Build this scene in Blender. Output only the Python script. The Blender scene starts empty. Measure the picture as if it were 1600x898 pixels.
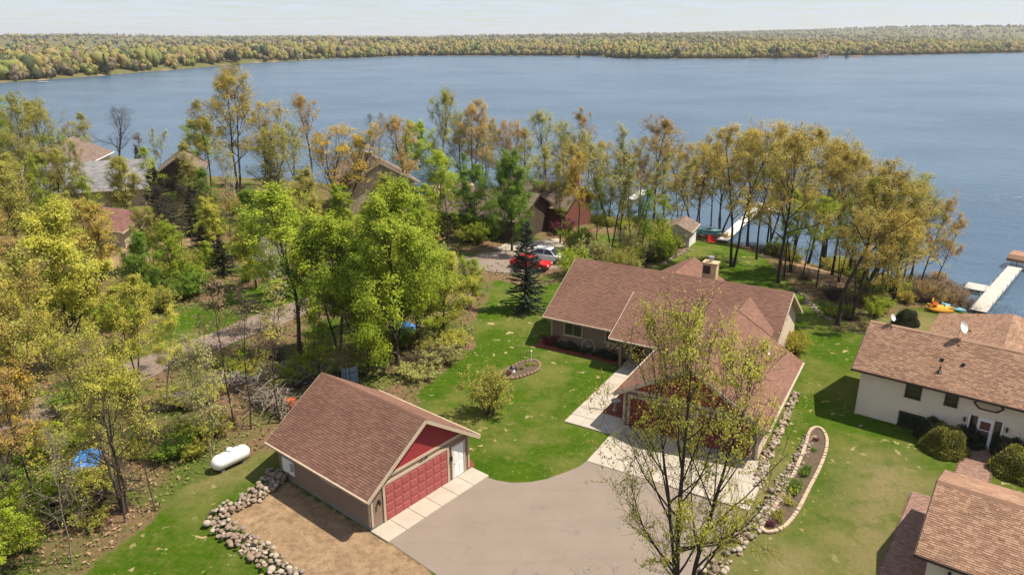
import bpy, bmesh, math, random
import numpy as np
from mathutils import Vector, Matrix

# ---------------------------------------------------------------- camera, sky, sun, exposure
scene = bpy.context.scene
COL = scene.collection
R = math.radians
cam_d = bpy.data.cameras.new('camera')
cam = bpy.data.objects.new('camera', cam_d)
COL.objects.link(cam)
cam.location = (0, 0, 25)
cam.rotation_euler = (R(90 - 18.956), 0, 0)
cam_d.sensor_width = 36.0
cam_d.lens = 36.0 * 1150 / 1600
cam_d.clip_start = 0.5
cam_d.clip_end = 20000
scene.camera = cam

SUN_EL, SUN_AZ = 59.3, 84.2          # azimuth measured from +Y towards +X
world = bpy.data.worlds.new('World')
scene.world = world
world.use_nodes = True
nt = world.node_tree
nt.nodes.clear()
out = nt.nodes.new('ShaderNodeOutputWorld')
bg = nt.nodes.new('ShaderNodeBackground')
sky = nt.nodes.new('ShaderNodeTexSky')
sky.sky_type = 'NISHITA'
sky.sun_disc = False
sky.sun_elevation = R(SUN_EL)
sky.sun_rotation = R(SUN_AZ)
sky.altitude = 300
sky.air_density = 1.0
sky.dust_density = 0.3
sky.ozone_density = 1.5
# thin high cloud sheet: direction projected on a layer overhead
tc = nt.nodes.new('ShaderNodeTexCoord')
sp = nt.nodes.new('ShaderNodeSeparateXYZ')
nt.links.new(tc.outputs['Generated'], sp.inputs[0])
ad = nt.nodes.new('ShaderNodeMath'); ad.operation = 'MAXIMUM'; ad.inputs[1].default_value = 0.0
nt.links.new(sp.outputs['Z'], ad.inputs[0])
ad2 = nt.nodes.new('ShaderNodeMath'); ad2.operation = 'ADD'; ad2.inputs[1].default_value = 0.035
nt.links.new(ad.outputs[0], ad2.inputs[0])
dx = nt.nodes.new('ShaderNodeMath'); dx.operation = 'DIVIDE'
dy = nt.nodes.new('ShaderNodeMath'); dy.operation = 'DIVIDE'
nt.links.new(sp.outputs['X'], dx.inputs[0]); nt.links.new(ad2.outputs[0], dx.inputs[1])
nt.links.new(sp.outputs['Y'], dy.inputs[0]); nt.links.new(ad2.outputs[0], dy.inputs[1])
cb = nt.nodes.new('ShaderNodeCombineXYZ')
nt.links.new(dx.outputs[0], cb.inputs['X']); nt.links.new(dy.outputs[0], cb.inputs['Y'])
nz = nt.nodes.new('ShaderNodeTexNoise')
nz.inputs['Scale'].default_value = 0.9; nz.inputs['Detail'].default_value = 7; nz.inputs['Roughness'].default_value = 0.62
nt.links.new(cb.outputs[0], nz.inputs['Vector'])
cr = nt.nodes.new('ShaderNodeValToRGB')
cr.color_ramp.elements[0].position = 0.40; cr.color_ramp.elements[0].color = (0.42, 0.42, 0.42, 1)
cr.color_ramp.elements[1].position = 0.66; cr.color_ramp.elements[1].color = (0.9, 0.9, 0.9, 1)
nt.links.new(nz.outputs['Fac'], cr.inputs[0])
mx = nt.nodes.new('ShaderNodeMix'); mx.data_type = 'RGBA'
mx.inputs[7].default_value = (7.0, 7.75, 9.0, 1)
nt.links.new(cr.outputs[0], mx.inputs[0])
nt.links.new(sky.outputs[0], mx.inputs[6])
nt.links.new(mx.outputs[2], bg.inputs['Color'])
bg.inputs['Strength'].default_value = 0.063
nt.links.new(bg.outputs[0], out.inputs['Surface'])

sun_d = bpy.data.lights.new('sun', 'SUN')
sun_d.energy = 5.0
sun_d.angle = R(0.53)
sun_d.color = (1.0, 0.90, 0.76)
sun = bpy.data.objects.new('sun', sun_d)
COL.objects.link(sun)
sd = Vector((math.cos(R(SUN_EL)) * math.sin(R(SUN_AZ)), math.cos(R(SUN_EL)) * math.cos(R(SUN_AZ)), math.sin(R(SUN_EL))))
sun.rotation_euler = sd.to_track_quat('Z', 'Y').to_euler()
sun.location = (60, 40, 80)

vs = scene.view_settings
vs.view_transform = 'Standard'
vs.look = 'None'
vs.exposure = 0.72
vs.gamma = 1.0
vs.use_curve_mapping = False
scene.render.engine = 'CYCLES'

# ---------------------------------------------------------------- helpers
rnd = random.Random(7)
NP = np.random.default_rng(7)

def tag(o, label, cat, group=None):
    o['label'] = label; o['category'] = cat
    if group: o['group'] = group
    return o

def empty(name, loc=(0, 0, 0), rz=0.0, label=None, cat=None, group=None):
    o = bpy.data.objects.new(name, None)
    o.empty_display_size = 0.3
    COL.objects.link(o)
    o.location = loc; o.rotation_euler = (0, 0, rz)
    if label: tag(o, label, cat, group)
    return o

def link(name, me, parent=None, mat=None):
    o = bpy.data.objects.new(name, me)
    COL.objects.link(o)
    if parent is not None: o.parent = parent
    if mat is not None:
        if len(me.materials) == 0: me.materials.append(mat)
        else: me.materials[0] = mat
    return o

def link_shared(name, me, parent, mat):
    """several objects share one mesh, each with its own material"""
    if len(me.materials) == 0: me.materials.append(mat)
    o = bpy.data.objects.new(name, me)
    COL.objects.link(o)
    if parent is not None: o.parent = parent
    o.material_slots[0].link = 'OBJECT'
    o.material_slots[0].material = mat
    return o

def np_mesh(name, V, Fq, tint=None, smooth=False):
    """vertices (n,3), faces (m,k) of one size k"""
    me = bpy.data.meshes.new(name)
    V = np.ascontiguousarray(V, dtype=np.float32); Fq = np.ascontiguousarray(Fq, dtype=np.int32)
    m, k = Fq.shape
    me.vertices.add(len(V)); me.vertices.foreach_set('co', V.ravel())
    me.loops.add(m * k); me.loops.foreach_set('vertex_index', Fq.ravel())
    me.polygons.add(m)
    me.polygons.foreach_set('loop_start', np.arange(0, m * k, k, dtype=np.int32))
    me.polygons.foreach_set('loop_total', np.full(m, k, dtype=np.int32))
    me.update(calc_edges=True)
    if smooth: me.polygons.foreach_set('use_smooth', np.ones(m, dtype=bool))
    if tint is not None:
        a = me.attributes.new('tint', 'FLOAT', 'FACE')
        a.data.foreach_set('value', np.ascontiguousarray(tint, dtype=np.float32))
    return me

class MB:
    """collects polygons of any size and builds one mesh"""
    def __init__(s): s.v = []; s.f = []; s.t = []
    def poly(s, pts, t=None):
        n = len(s.v); s.v += [tuple(p) for p in pts]; s.f.append(tuple(range(n, n + len(pts)))); s.t.append(rnd.random() if t is None else t)
    def box(s, cx, cy, cz, sx, sy, sz, rz=0.0, t=None):
        x, y, z = sx / 2, sy / 2, sz / 2
        c, sn = math.cos(rz), math.sin(rz)
        n = len(s.v)
        for dz in (-z, z):
            for dx_, dy_ in ((-x, -y), (x, -y), (x, y), (-x, y)):
                s.v.append((cx + dx_ * c - dy_ * sn, cy + dx_ * sn + dy_ * c, cz + dz))
        t = rnd.random() if t is None else t
        for q in ((3, 2, 1, 0), (4, 5, 6, 7), (0, 1, 5, 4), (1, 2, 6, 5), (2, 3, 7, 6), (3, 0, 4, 7)):
            s.f.append(tuple(n + i for i in q)); s.t.append(t)
    def prism(s, poly, vec, t=None):
        """extrude a planar polygon along vec"""
        n = len(s.v); k = len(poly)
        s.v += [tuple(p) for p in poly]
        s.v += [(p[0] + vec[0], p[1] + vec[1], p[2] + vec[2]) for p in poly]
        t = rnd.random() if t is None else t
        s.f.append(tuple(range(n, n + k))); s.f.append(tuple(range(n + 2 * k - 1, n + k - 1, -1)))
        for i in range(k):
            j = (i + 1) % k
            s.f.append((n + j, n + i, n + k + i, n + k + j))
        s.t += [t] * (k + 2)
    def tube(s, pts, rad, k=6, cap=True):
        pts = [Vector(p) for p in pts]
        if not hasattr(rad, '__len__'): rad = [rad] * len(pts)
        n = len(s.v); t = rnd.random()
        for i, p in enumerate(pts):
            d = (pts[min(i + 1, len(pts) - 1)] - pts[max(i - 1, 0)]).normalized()
            u = d.orthogonal().normalized() if i == 0 else (u - d * u.dot(d)).normalized()
            w = d.cross(u)
            for j in range(k):
                a = 2 * math.pi * j / k
                q = p + (u * math.cos(a) + w * math.sin(a)) * rad[i]
                s.v.append(tuple(q))
        for i in range(len(pts) - 1):
            for j in range(k):
                a, b = n + i * k + j, n + i * k + (j + 1) % k
                s.f.append((a, b, b + k, a + k)); s.t.append(t)
        if cap:
            s.f.append(tuple(n + j for j in range(k - 1, -1, -1))); s.t.append(t)
            m = n + (len(pts) - 1) * k
            s.f.append(tuple(m + j for j in range(k))); s.t.append(t)
    def mesh(s, name, fix=True):
        me = bpy.data.meshes.new(name)
        me.from_pydata(s.v, [], s.f)
        a = me.attributes.new('tint', 'FLOAT', 'FACE')
        a.data.foreach_set('value', s.t)
        if fix:
            b = bmesh.new(); b.from_mesh(me); bmesh.ops.recalc_face_normals(b, faces=b.faces); b.to_mesh(me); b.free()
        me.update()
        return me
    def build(s, name, mat, parent=None, smooth=False, fix=True):
        me = s.mesh(name, fix)
        if smooth: me.polygons.foreach_set('use_smooth', [True] * len(me.polygons))
        return link(name, me, parent, mat)

def box(name, mat, parent, c, d, rz=0.0, bevel=0.0):
    m = MB(); m.box(c[0], c[1], c[2], d[0], d[1], d[2], rz)
    o = m.build(name, mat, parent)
    if bevel:
        b = bmesh.new(); b.from_mesh(o.data)
        bmesh.ops.bevel(b, geom=b.edges[:], offset=bevel, segments=2, affect='EDGES')
        b.to_mesh(o.data); b.free()
    return o

# ---------------------------------------------------------------- materials
def new_mat(name):
    m = bpy.data.materials.new(name); m.use_nodes = True
    n = m.node_tree; p = n.nodes['Principled BSDF']
    return m, n, p
def N(n, typ, **kw):
    x = n.nodes.new(typ)
    for k, v in kw.items(): setattr(x, k, v)
    return x
def rgba(c): return (c[0], c[1], c[2], 1)
def mixc(n, fac, a, b):
    m = N(n, 'ShaderNodeMix', data_type='RGBA')
    for sock, val in ((m.inputs[0], fac), (m.inputs[6], a), (m.inputs[7], b)):
        if isinstance(val, (tuple, list)): sock.default_value = rgba(val)
        elif isinstance(val, (int, float)): sock.default_value = val
        else: n.links.new(val, sock)
    return m.outputs[2]
def noise(n, scale, detail=5, rough=0.6, vec=None, dist=0.0):
    x = N(n, 'ShaderNodeTexNoise')
    x.inputs['Scale'].default_value = scale; x.inputs['Detail'].default_value = detail
    x.inputs['Roughness'].default_value = rough; x.inputs['Distortion'].default_value = dist
    if vec is not None: n.links.new(vec, x.inputs['Vector'])
    return x.outputs['Fac']
def ramp(n, fac, lo, hi, a=0.0, b=1.0):
    x = N(n, 'ShaderNodeMapRange'); x.clamp = True
    x.inputs[1].default_value = lo; x.inputs[2].default_value = hi; x.inputs[3].default_value = a; x.inputs[4].default_value = b
    n.links.new(fac, x.inputs[0]); return x.outputs[0]
def math2(n, op, a, b):
    x = N(n, 'ShaderNodeMath', operation=op)
    for i, v in enumerate((a, b)):
        if isinstance(v, (int, float)): x.inputs[i].default_value = v
        else: n.links.new(v, x.inputs[i])
    return x.outputs[0]
def objco(n): return N(n, 'ShaderNodeTexCoord').outputs['Object']
def geopos(n): return N(n, 'ShaderNodeNewGeometry').outputs['Position']
def bump(n, p, h, strength, dist=0.05):
    b = N(n, 'ShaderNodeBump'); b.inputs['Strength'].default_value = strength; b.inputs['Distance'].default_value = dist
    n.links.new(h, b.inputs['Height']); n.links.new(b.outputs[0], p.inputs['Normal'])
def attr(n, name): 
    a = N(n, 'ShaderNodeAttribute'); a.attribute_name = name; return a

def M(name, c1, c2=None, scale=4.0, rough=0.8, b=0.3, metal=0.0, spec=0.3, tint=0.0, fine=40.0):
    """two-tone mottled surface with fine relief; 'tint' mixes in a per-face tone"""
    m, n, p = new_mat(name)
    c2 = c2 or tuple(x * 0.75 for x in c1)
    v = geopos(n)
    f = ramp(n, noise(n, scale, 6, 0.65, v), 0.3, 0.7)
    col = mixc(n, f, c1, c2)
    if tint:
        a = attr(n, 'tint').outputs['Fac']
        k = ramp(n, a, 0, 1, 1 - tint, 1 + tint)
        vm = N(n, 'ShaderNodeVectorMath', operation='SCALE'); n.links.new(col, vm.inputs[0]); n.links.new(k, vm.inputs['Scale'])
        col = vm.outputs[0]
    n.links.new(col, p.inputs['Base Color'])
    p.inputs['Roughness'].default_value = rough; p.inputs['Metallic'].default_value = metal
    p.inputs['Specular IOR Level'].default_value = spec
    if b: bump(n, p, noise(n, fine, 4, 0.6, v), b, 0.02)
    return m

def shingle_mat(name, dark, mid, light):
    m, n, p = new_mat(name)
    t = attr(n, 'tint').outputs['Fac']; v = geopos(n)
    c = mixc(n, ramp(n, t, 0.0, 0.6), dark, mid); c = mixc(n, ramp(n, t, 0.55, 1.0), c, light)
    big = ramp(n, noise(n, 0.35, 5, 0.6, v), 0.3, 0.75, 0.84, 1.12)
    vm = N(n, 'ShaderNodeVectorMath', operation='SCALE'); n.links.new(c, vm.inputs[0]); n.links.new(big, vm.inputs['Scale'])
    n.links.new(vm.outputs[0], p.inputs['Base Color'])
    p.inputs['Roughness'].default_value = 0.92; p.inputs['Specular IOR Level'].default_value = 0.2
    bump(n, p, noise(n, 60, 3, 0.7, v), 0.5, 0.01)
    return m

def leaf_mat(name, a, b, trans=0.45):
    m, n, p = new_mat(name)
    t = attr(n, 'tint').outputs['Fac']
    oi = N(n, 'ShaderNodeObjectInfo').outputs['Random']
    col = mixc(n, t, a, b)
    k = ramp(n, oi, 0, 1, 0.86, 1.14)
    vm = N(n, 'ShaderNodeVectorMath', operation='SCALE'); n.links.new(col, vm.inputs[0]); n.links.new(k, vm.inputs['Scale'])
    n.links.new(vm.outputs[0], p.inputs['Base Color'])
    p.inputs['Roughness'].default_value = 0.65; p.inputs['Specular IOR Level'].default_value = 0.25
    tr = N(n, 'ShaderNodeBsdfTranslucent'); n.links.new(vm.outputs[0], tr.inputs['Color'])
    ms = N(n, 'ShaderNodeMixShader'); ms.inputs[0].default_value = trans
    n.links.new(p.outputs[0], ms.inputs[1]); n.links.new(tr.outputs[0], ms.inputs[2])
    n.links.new(ms.outputs[0], n.nodes['Material Output'].inputs['Surface'])
    return m

MT = {}
MT['shingle'] = shingle_mat('brown_shingle', (.150, .078, .056), (.178, .094, .067), (.205, .110, .080))
MT['shingle_tan'] = shingle_mat('tan_blend_shingle', (.185, .105, .069), (.262, .156, .102), (.315, .195, .130))
MT['shingle_far'] = shingle_mat('weathered_shingle', (.13, .095, .075), (.17, .125, .10), (.20, .15, .12))
MT['shingle_grey'] = shingle_mat('grey_shingle', (.16, .155, .165), (.21, .205, .215), (.26, .255, .26))
MT['shingle_red'] = shingle_mat('red_brown_shingle', (.16, .075, .065), (.20, .10, .085), (.24, .125, .10))
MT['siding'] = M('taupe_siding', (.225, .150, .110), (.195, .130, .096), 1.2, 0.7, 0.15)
MT['siding_w'] = M('cream_white_siding', (.64, .56, .45), (.57, .50, .40), 1.5, 0.65, 0.1)
MT['cream'] = M('cream_wall', (.60, .52, .36), (.5, .43, .30), 2, 0.8, 0.1)
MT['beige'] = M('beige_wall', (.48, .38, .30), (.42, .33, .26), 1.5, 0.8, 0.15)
MT['trim'] = M('cream_trim', (.44, .355, .26), (.39, .315, .23), 2, 0.6, 0.05)
MT['white'] = M('white_paint', (.72, .72, .71), (.64, .64, .63), 2, 0.5, 0.05)
MT['red'] = M('barn_red_shakes', (.27, .030, .034), (.22, .024, .028), 3, 0.65, 0.2, tint=0.12)
MT['reddoor'] = M('dusty_red_door', (.33, .085, .08), (.29, .07, .068), 1.2, 0.5, 0.05)
MT['dkred'] = M('dark_red_door', (.17, .018, .022), (.14, .015, .018), 1.2, 0.5, 0.05)
MT['brown'] = M('dark_brown_trim', (.045, .028, .020), (.035, .022, .016), 3, 0.6, 0.1)
MT['dkwood'] = M('dark_stained_wood', (.085, .058, .042), (.06, .04, .03), 2, 0.85, 0.4)
MT['brick'] = M('red_brick', (.17, .058, .04), (.12, .04, .03), 6, 0.9, 0.5)
MT['concrete'] = M('pale_concrete', (.40, .35, .29), (.33, .285, .23), 0.9, 0.85, 0.25)
MT['foundation'] = M('grey_block', (.22, .20, .18), (.17, .155, .14), 2, 0.9, 0.3)
MT['chimney'] = M('tan_chimney', (.52, .36, .22), (.44, .30, .18), 3, 0.8, 0.2)
MT['stonechim'] = M('stone_chimney', (.33, .29, .25), (.22, .19, .17), 5, 0.9, 0.6)
MT['metal'] = M('galvanised_metal', (.55, .56, .57), (.45, .46, .47), 3, 0.35, 0.05, metal=0.7, spec=0.5)
MT['black'] = M('black_metal', (.022, .021, .021), (.015, .015, .015), 3, 0.5, 0.05, spec=0.4)
MT['tank'] = M('white_tank_paint', (.74, .74, .73), (.66, .655, .64), 1.6, 0.35, 0.03, spec=0.5)
MT['boulder'] = M('field_stone', (.28, .205, .15), (.17, .125, .095), 2.2, 0.85, 0.5, tint=0.0, fine=18)
MT['boulder2'] = M('grey_field_stone', (.25, .205, .165), (.15, .122, .10), 2.5, 0.85, 0.5, fine=18)
MT['boulder3'] = M('pale_limestone', (.38, .325, .25), (.25, .21, .165), 2.0, 0.85, 0.4, fine=18)
MT['paver_brown'] = M('brown_edging_block', (.26, .165, .115), (.18, .115, .08), 5, 0.9, 0.4)
MT['paver'] = M('tan_edging_block', (.48, .36, .26), (.38, .28, .20), 5, 0.9, 0.4)
MT['brickpath'] = M('clay_paver', (.27, .165, .125), (.21, .125, .095), 3, 0.9, 0.3, tint=0.22)
MT['mulch'] = M('red_mulch', (.24, .060, .032), (.12, .032, .018), 14, 0.95, 1.0, fine=22)
MT['soil'] = M('dark_soil', (.12, .085, .055), (.06, .042, .028), 7, 0.95, 1.0, fine=20)
MT['bark'] = M('grey_brown_bark', (.105, .080, .060), (.055, .042, .032), 5, 0.95, 0.7, fine=14)
MT['bark_dark'] = M('dark_bark', (.062, .046, .034), (.032, .024, .018), 5, 0.95, 0.7, fine=14)
MT['bark_pale'] = M('pale_bark', (.26, .215, .165), (.15, .125, .095), 4, 0.9, 0.5, fine=14)
MT['birch'] = M('birch_bark', (.62, .58, .52), (.30, .27, .24), 7, 0.8, 0.3, fine=14)
MT['deadwood'] = M('silvered_dead_wood', (.32, .285, .25), (.18, .155, .13), 4, 0.9, 0.5, tint=0.25)
MT['dockwood'] = M('pale_dock_board', (.50, .455, .40), (.42, .38, .335), 2, 0.85, 0.3, tint=0.1)
MT['dockwhite'] = M('white_dock_panel', (.72, .71, .68), (.64, .63, .60), 1, 0.7, 0.1, tint=0.05)
MT['tarp'] = M('blue_tarp', (.045, .22, .60), (.03, .14, .42), 3, 0.35, 0.3, spec=0.5)
MT['bluegrey'] = M('blue_grey_plastic', (.22, .30, .40), (.16, .22, .30), 3, 0.5, 0.1)
MT['orange'] = M('orange_plastic', (.65, .12, .03), (.52, .09, .02), 3, 0.4, 0.05, spec=0.5)
MT['redpl'] = M('red_plastic', (.55, .025, .02), (.44, .02, .018), 3, 0.4, 0.05, spec=0.5)
MT['yellow'] = M('yellow_plastic', (.72, .36, .03), (.6, .28, .02), 3, 0.4, 0.05, spec=0.5)
MT['teal'] = M('pale_teal_plastic', (.22, .45, .44), (.18, .38, .38), 3, 0.4, 0.05, spec=0.5)
MT['ltblue'] = M('light_blue_plastic', (.22, .48, .60), (.17, .40, .52), 3, 0.4, 0.05, spec=0.5)
MT['carred'] = M('red_car_paint', (.42, .012, .015), (.40, .011, .013), 1, 0.22, 0, spec=0.6)
MT['carwhite'] = M('white_car_paint', (.72, .73, .74), (.70, .71, .72), 1, 0.22, 0, spec=0.6)
MT['rubber'] = M('tyre_rubber', (.02, .02, .02), (.015, .015, .015), 3, 0.9, 0.2)
def glass_mat():
    m, n, p = new_mat('window_glass')
    p.inputs['Base Color'].default_value = (.016, .022, .020, 1); p.inputs['Roughness'].default_value = 0.06
    p.inputs['Specular IOR Level'].default_value = 0.6
    bump(n, p, noise(n, 1.3, 2, 0.5, geopos(n)), 0.03, 0.05)
    return m
MT['glass'] = glass_mat()
# ---------------------------------------------------------------- terrain
LAKE_Z = -3.5
SHX = np.array([-400.0, -200.0, -115.9, -85.29, -54.3, -32.33, -11.96, 5.56, 20.5, 31.27, 38.97, 43.85, 47.27, 48.72, 52.64, 75.0, 130.0, 400.0]); SHY = np.array([150.0, 140.0, 166.37, 163.05, 155.26, 147.47, 135.61, 125.42, 114.84, 105.44, 95.5, 87.15, 80.02, 74.83, 70.21, 58.0, 40.0, 20.0])
FX = np.array([-2500, -900, -480, -345, -312, -300, -288, -275, -225, -144, 0, 120, 133, 140, 200, 300, 400, 412, 560, 870, 1500, 3000.])
FY = np.array([200, 260, 360, 430, 490, 560, 660, 800, 950, 1085, 1090, 1075, 985, 965, 950, 955, 985, 1060, 1120, 1290, 1500, 1700.])
def sstep(t):
    t = np.clip(t, 0, 1); return t * t * (3 - 2 * t)
def near_z(x, y):
    d = np.interp(x, SHX, SHY) - y
    return np.where(d > 0, LAKE_Z - .05 + 3.55 * sstep(d / 26.), LAKE_Z - .05 + np.maximum(d * .12, -3))
def far_z(x, y):
    d = y - np.interp(x, FX, FY)
    hill = 9 * sstep(d / 3500.) + 60 * sstep((d - 400) / 3200.) * sstep((x + 100) / 3400.) + 5 * np.sin(x / 420. + .6) * sstep(d / 1500.) + 3 * np.sin(x / 170. + y / 500.) * sstep(d / 900.)
    return LAKE_Z + np.where(d > 0, .35 * sstep(d / 10.) + 3.0 * sstep(d / 90.) + hill, np.maximum(d * .05, -3.4))
def ground_z(x, y):
    x = np.asarray(x, float); y = np.asarray(y, float)
    return np.where(y < 260 + 0 * x, np.where(x < -330, np.maximum(near_z(x, y), far_z(x, y)), near_z(x, y)), np.maximum(far_z(x, y), LAKE_Z - 3.2))
def gz(x, y): return float(ground_z(x, y))

def in_poly(px, py, poly):
    """signed distance to polygon boundary, positive inside"""
    inside = np.zeros(px.shape, bool); dist = np.full(px.shape, 1e9)
    n = len(poly)
    for i in range(n):
        x0, y0 = poly[i]; x1, y1 = poly[(i + 1) % n]
        c = ((y0 > py) != (y1 > py))
        xi = (x1 - x0) * (py - y0) / ((y1 - y0) if abs(y1 - y0) > 1e-9 else 1e-9) + x0
        inside ^= c & (px < xi)
        ex, ey = x1 - x0, y1 - y0
        t = np.clip(((px - x0) * ex + (py - y0) * ey) / (ex * ex + ey * ey + 1e-9), 0, 1)
        dist = np.minimum(dist, np.hypot(px - x0 - t * ex, py - y0 - t * ey))
    return np.where(inside, dist, -dist)

LAWNS = [
 [(-7.07, 48.71), (-5.07, 53.11), (-2.99, 57.55), (-3.56, 63.48), (-2.25, 69.62), (-2.08, 75.77), (2.00, 72.58), (6.94, 75.77), (13.88, 75.77), (17.72, 81.19), (21.76, 87.65), (28.04, 103.94), (32.10, 101.74), (29.92, 82.36), (29.72, 76.44), (29.33, 71.57), (30.26, 66.51), (28.78, 61.14), (30.78, 60.09), (34.08, 63.48), (38.47, 66.86), (43.06, 66.14), (44.60, 62.73), (45.31, 60.26), (53.44, 55.85), (30.74, 25.39), (7.58, 22.14), (-5.05, 22.14), (-4.09, 41.17)],
 [(-12.62, 37.93), (-15.14, 41.17), (-16.04, 40.79), (-16.42, 39.53), (-17.87, 38.13), (-19.15, 37.07), (-19.44, 34.38), (-20.13, 32.20), (-20.80, 30.33), (-21.00, 27.90), (-20.91, 24.01), (-19.29, 20.74), (-5.05, 22.14), (-7.09, 34.50)],
 [(-32.75, 61.90), (-29.86, 68.68), (-26.02, 74.68), (-19.95, 78.05), (-15.75, 74.68), (-17.27, 72.17), (-22.33, 64.80), (-26.10, 58.94), (-29.19, 55.95)],
 [(7.98, 83.77), (11.90, 94.76), (14.47, 86.51), (11.76, 78.05)],
 [(-70.14, 132.39), (-68.52, 138.71), (-60.87, 124.78), (-62.17, 119.98)],
 [(-45.06, 95.77), (-42.87, 100.00), (-39.05, 95.77), (-39.93, 88.52)],
 [(-18.72, 60.39), (-14.89, 66.86), (-11.85, 63.48), (-14.98, 56.48)],
]
SAND = [
 [(-15.06, 36.62), (-13.91, 38.40), (-12.27, 36.62), (-7.44, 32.73), (-6.43, 31.95), (-3.42, 29.27), (-1.17, 26.89), (-4.47, 25.39), (-9.94, 29.18), (-12.27, 31.19), (-14.27, 32.73), (-15.77, 34.21)],
 [(-48.95, 82.99), (-48.71, 88.52), (-45.72, 92.49), (-40.41, 93.78), (-39.49, 89.41), (-41.86, 85.67), (-42.48, 79.71), (-44.89, 78.05)],
 [(39.13, 94.76), (37.13, 81.34), (36.57, 73.00), (33.38, 72.58), (31.35, 78.05)],
]
DRY = [
 [(20.88, 39.31), (23.99, 40.04), (24.34, 36.94), (21.97, 34.50), (18.43, 29.41), (15.93, 25.39), (13.69, 25.39), (17.94, 33.37)],
 [(13.49, 38.27), (16.47, 39.67), (16.64, 37.93), (14.90, 35.08), (13.28, 32.83), (10.31, 29.41), (9.06, 29.41), (11.69, 34.50)],
 [(34.77, 64.30), (38.80, 65.13), (39.42, 61.90), (35.54, 58.94), (33.47, 60.39)],
 [(12.95, 31.79), (15.74, 31.29), (14.59, 26.89), (10.21, 26.89)],
 [(-16.44, 40.79), (-18.11, 38.27), (-19.18, 37.13), (-18.46, 36.30), (-16.23, 38.40)],
]
def spaced(a, b, n): return list(np.linspace(a, b, n, endpoint=False))
xs = np.array(spaced(-7000, -1500, 10) + spaced(-1500, -520, 14) + spaced(-520, -260, 26) + spaced(-260, -110, 14) + spaced(-110, -48, 40) + spaced(-48, 58, 212) + spaced(58, 120, 36) + spaced(120, 460, 28) + spaced(460, 1500, 26) + spaced(1500, 7000, 12) + [7000.])
ys = np.array(spaced(-60, 18, 10) + spaced(18, 66, 96) + spaced(66, 130, 72) + spaced(130, 185, 32) + spaced(185, 260, 10) + spaced(260, 440, 15) + spaced(440, 1320, 95) + spaced(1320, 2200, 24) + spaced(2200, 9000, 24) + [9000.])
gx, gy = np.meshgrid(xs, ys)
gzv = ground_z(gx, gy)
nx_, ny_ = len(xs), len(ys)
idx = np.arange(nx_ * ny_).reshape(ny_, nx_)
quads = np.stack([idx[:-1, :-1], idx[:-1, 1:], idx[1:, 1:], idx[1:, :-1]], -1).reshape(-1, 4)
ground_me = np_mesh('ground', np.stack([gx, gy, gzv], -1).reshape(-1, 3), quads, smooth=True)
def soft(polys, w): 
    r = np.zeros(gx.shape)
    for p in polys: r = np.maximum(r, np.clip(.5 + in_poly(gx, gy, p) / w, 0, 1))
    return r
lawn_m = soft(LAWNS, 1.6); sand_m = soft(SAND, 1.2); dry_m = soft(DRY, 4.0)
dsh = np.interp(gx, SHX, SHY) - gy
beach = np.where(gy < 200, np.clip(1 - np.abs(dsh - 1.0) / 2.2, 0, 1) * .8, 0)
dfar = gy - np.interp(gx, FX, FY)
beach = np.maximum(beach, np.where(gy > 260, np.clip(1 - np.abs(dfar - 3) / 9., 0, 1), 0))
ca = ground_me.color_attributes.new('cover', 'FLOAT_COLOR', 'POINT')
ca.data.foreach_set('color', np.stack([lawn_m, np.maximum(sand_m, beach), dry_m, np.ones_like(lawn_m)], -1).astype(np.float32).ravel())

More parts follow.
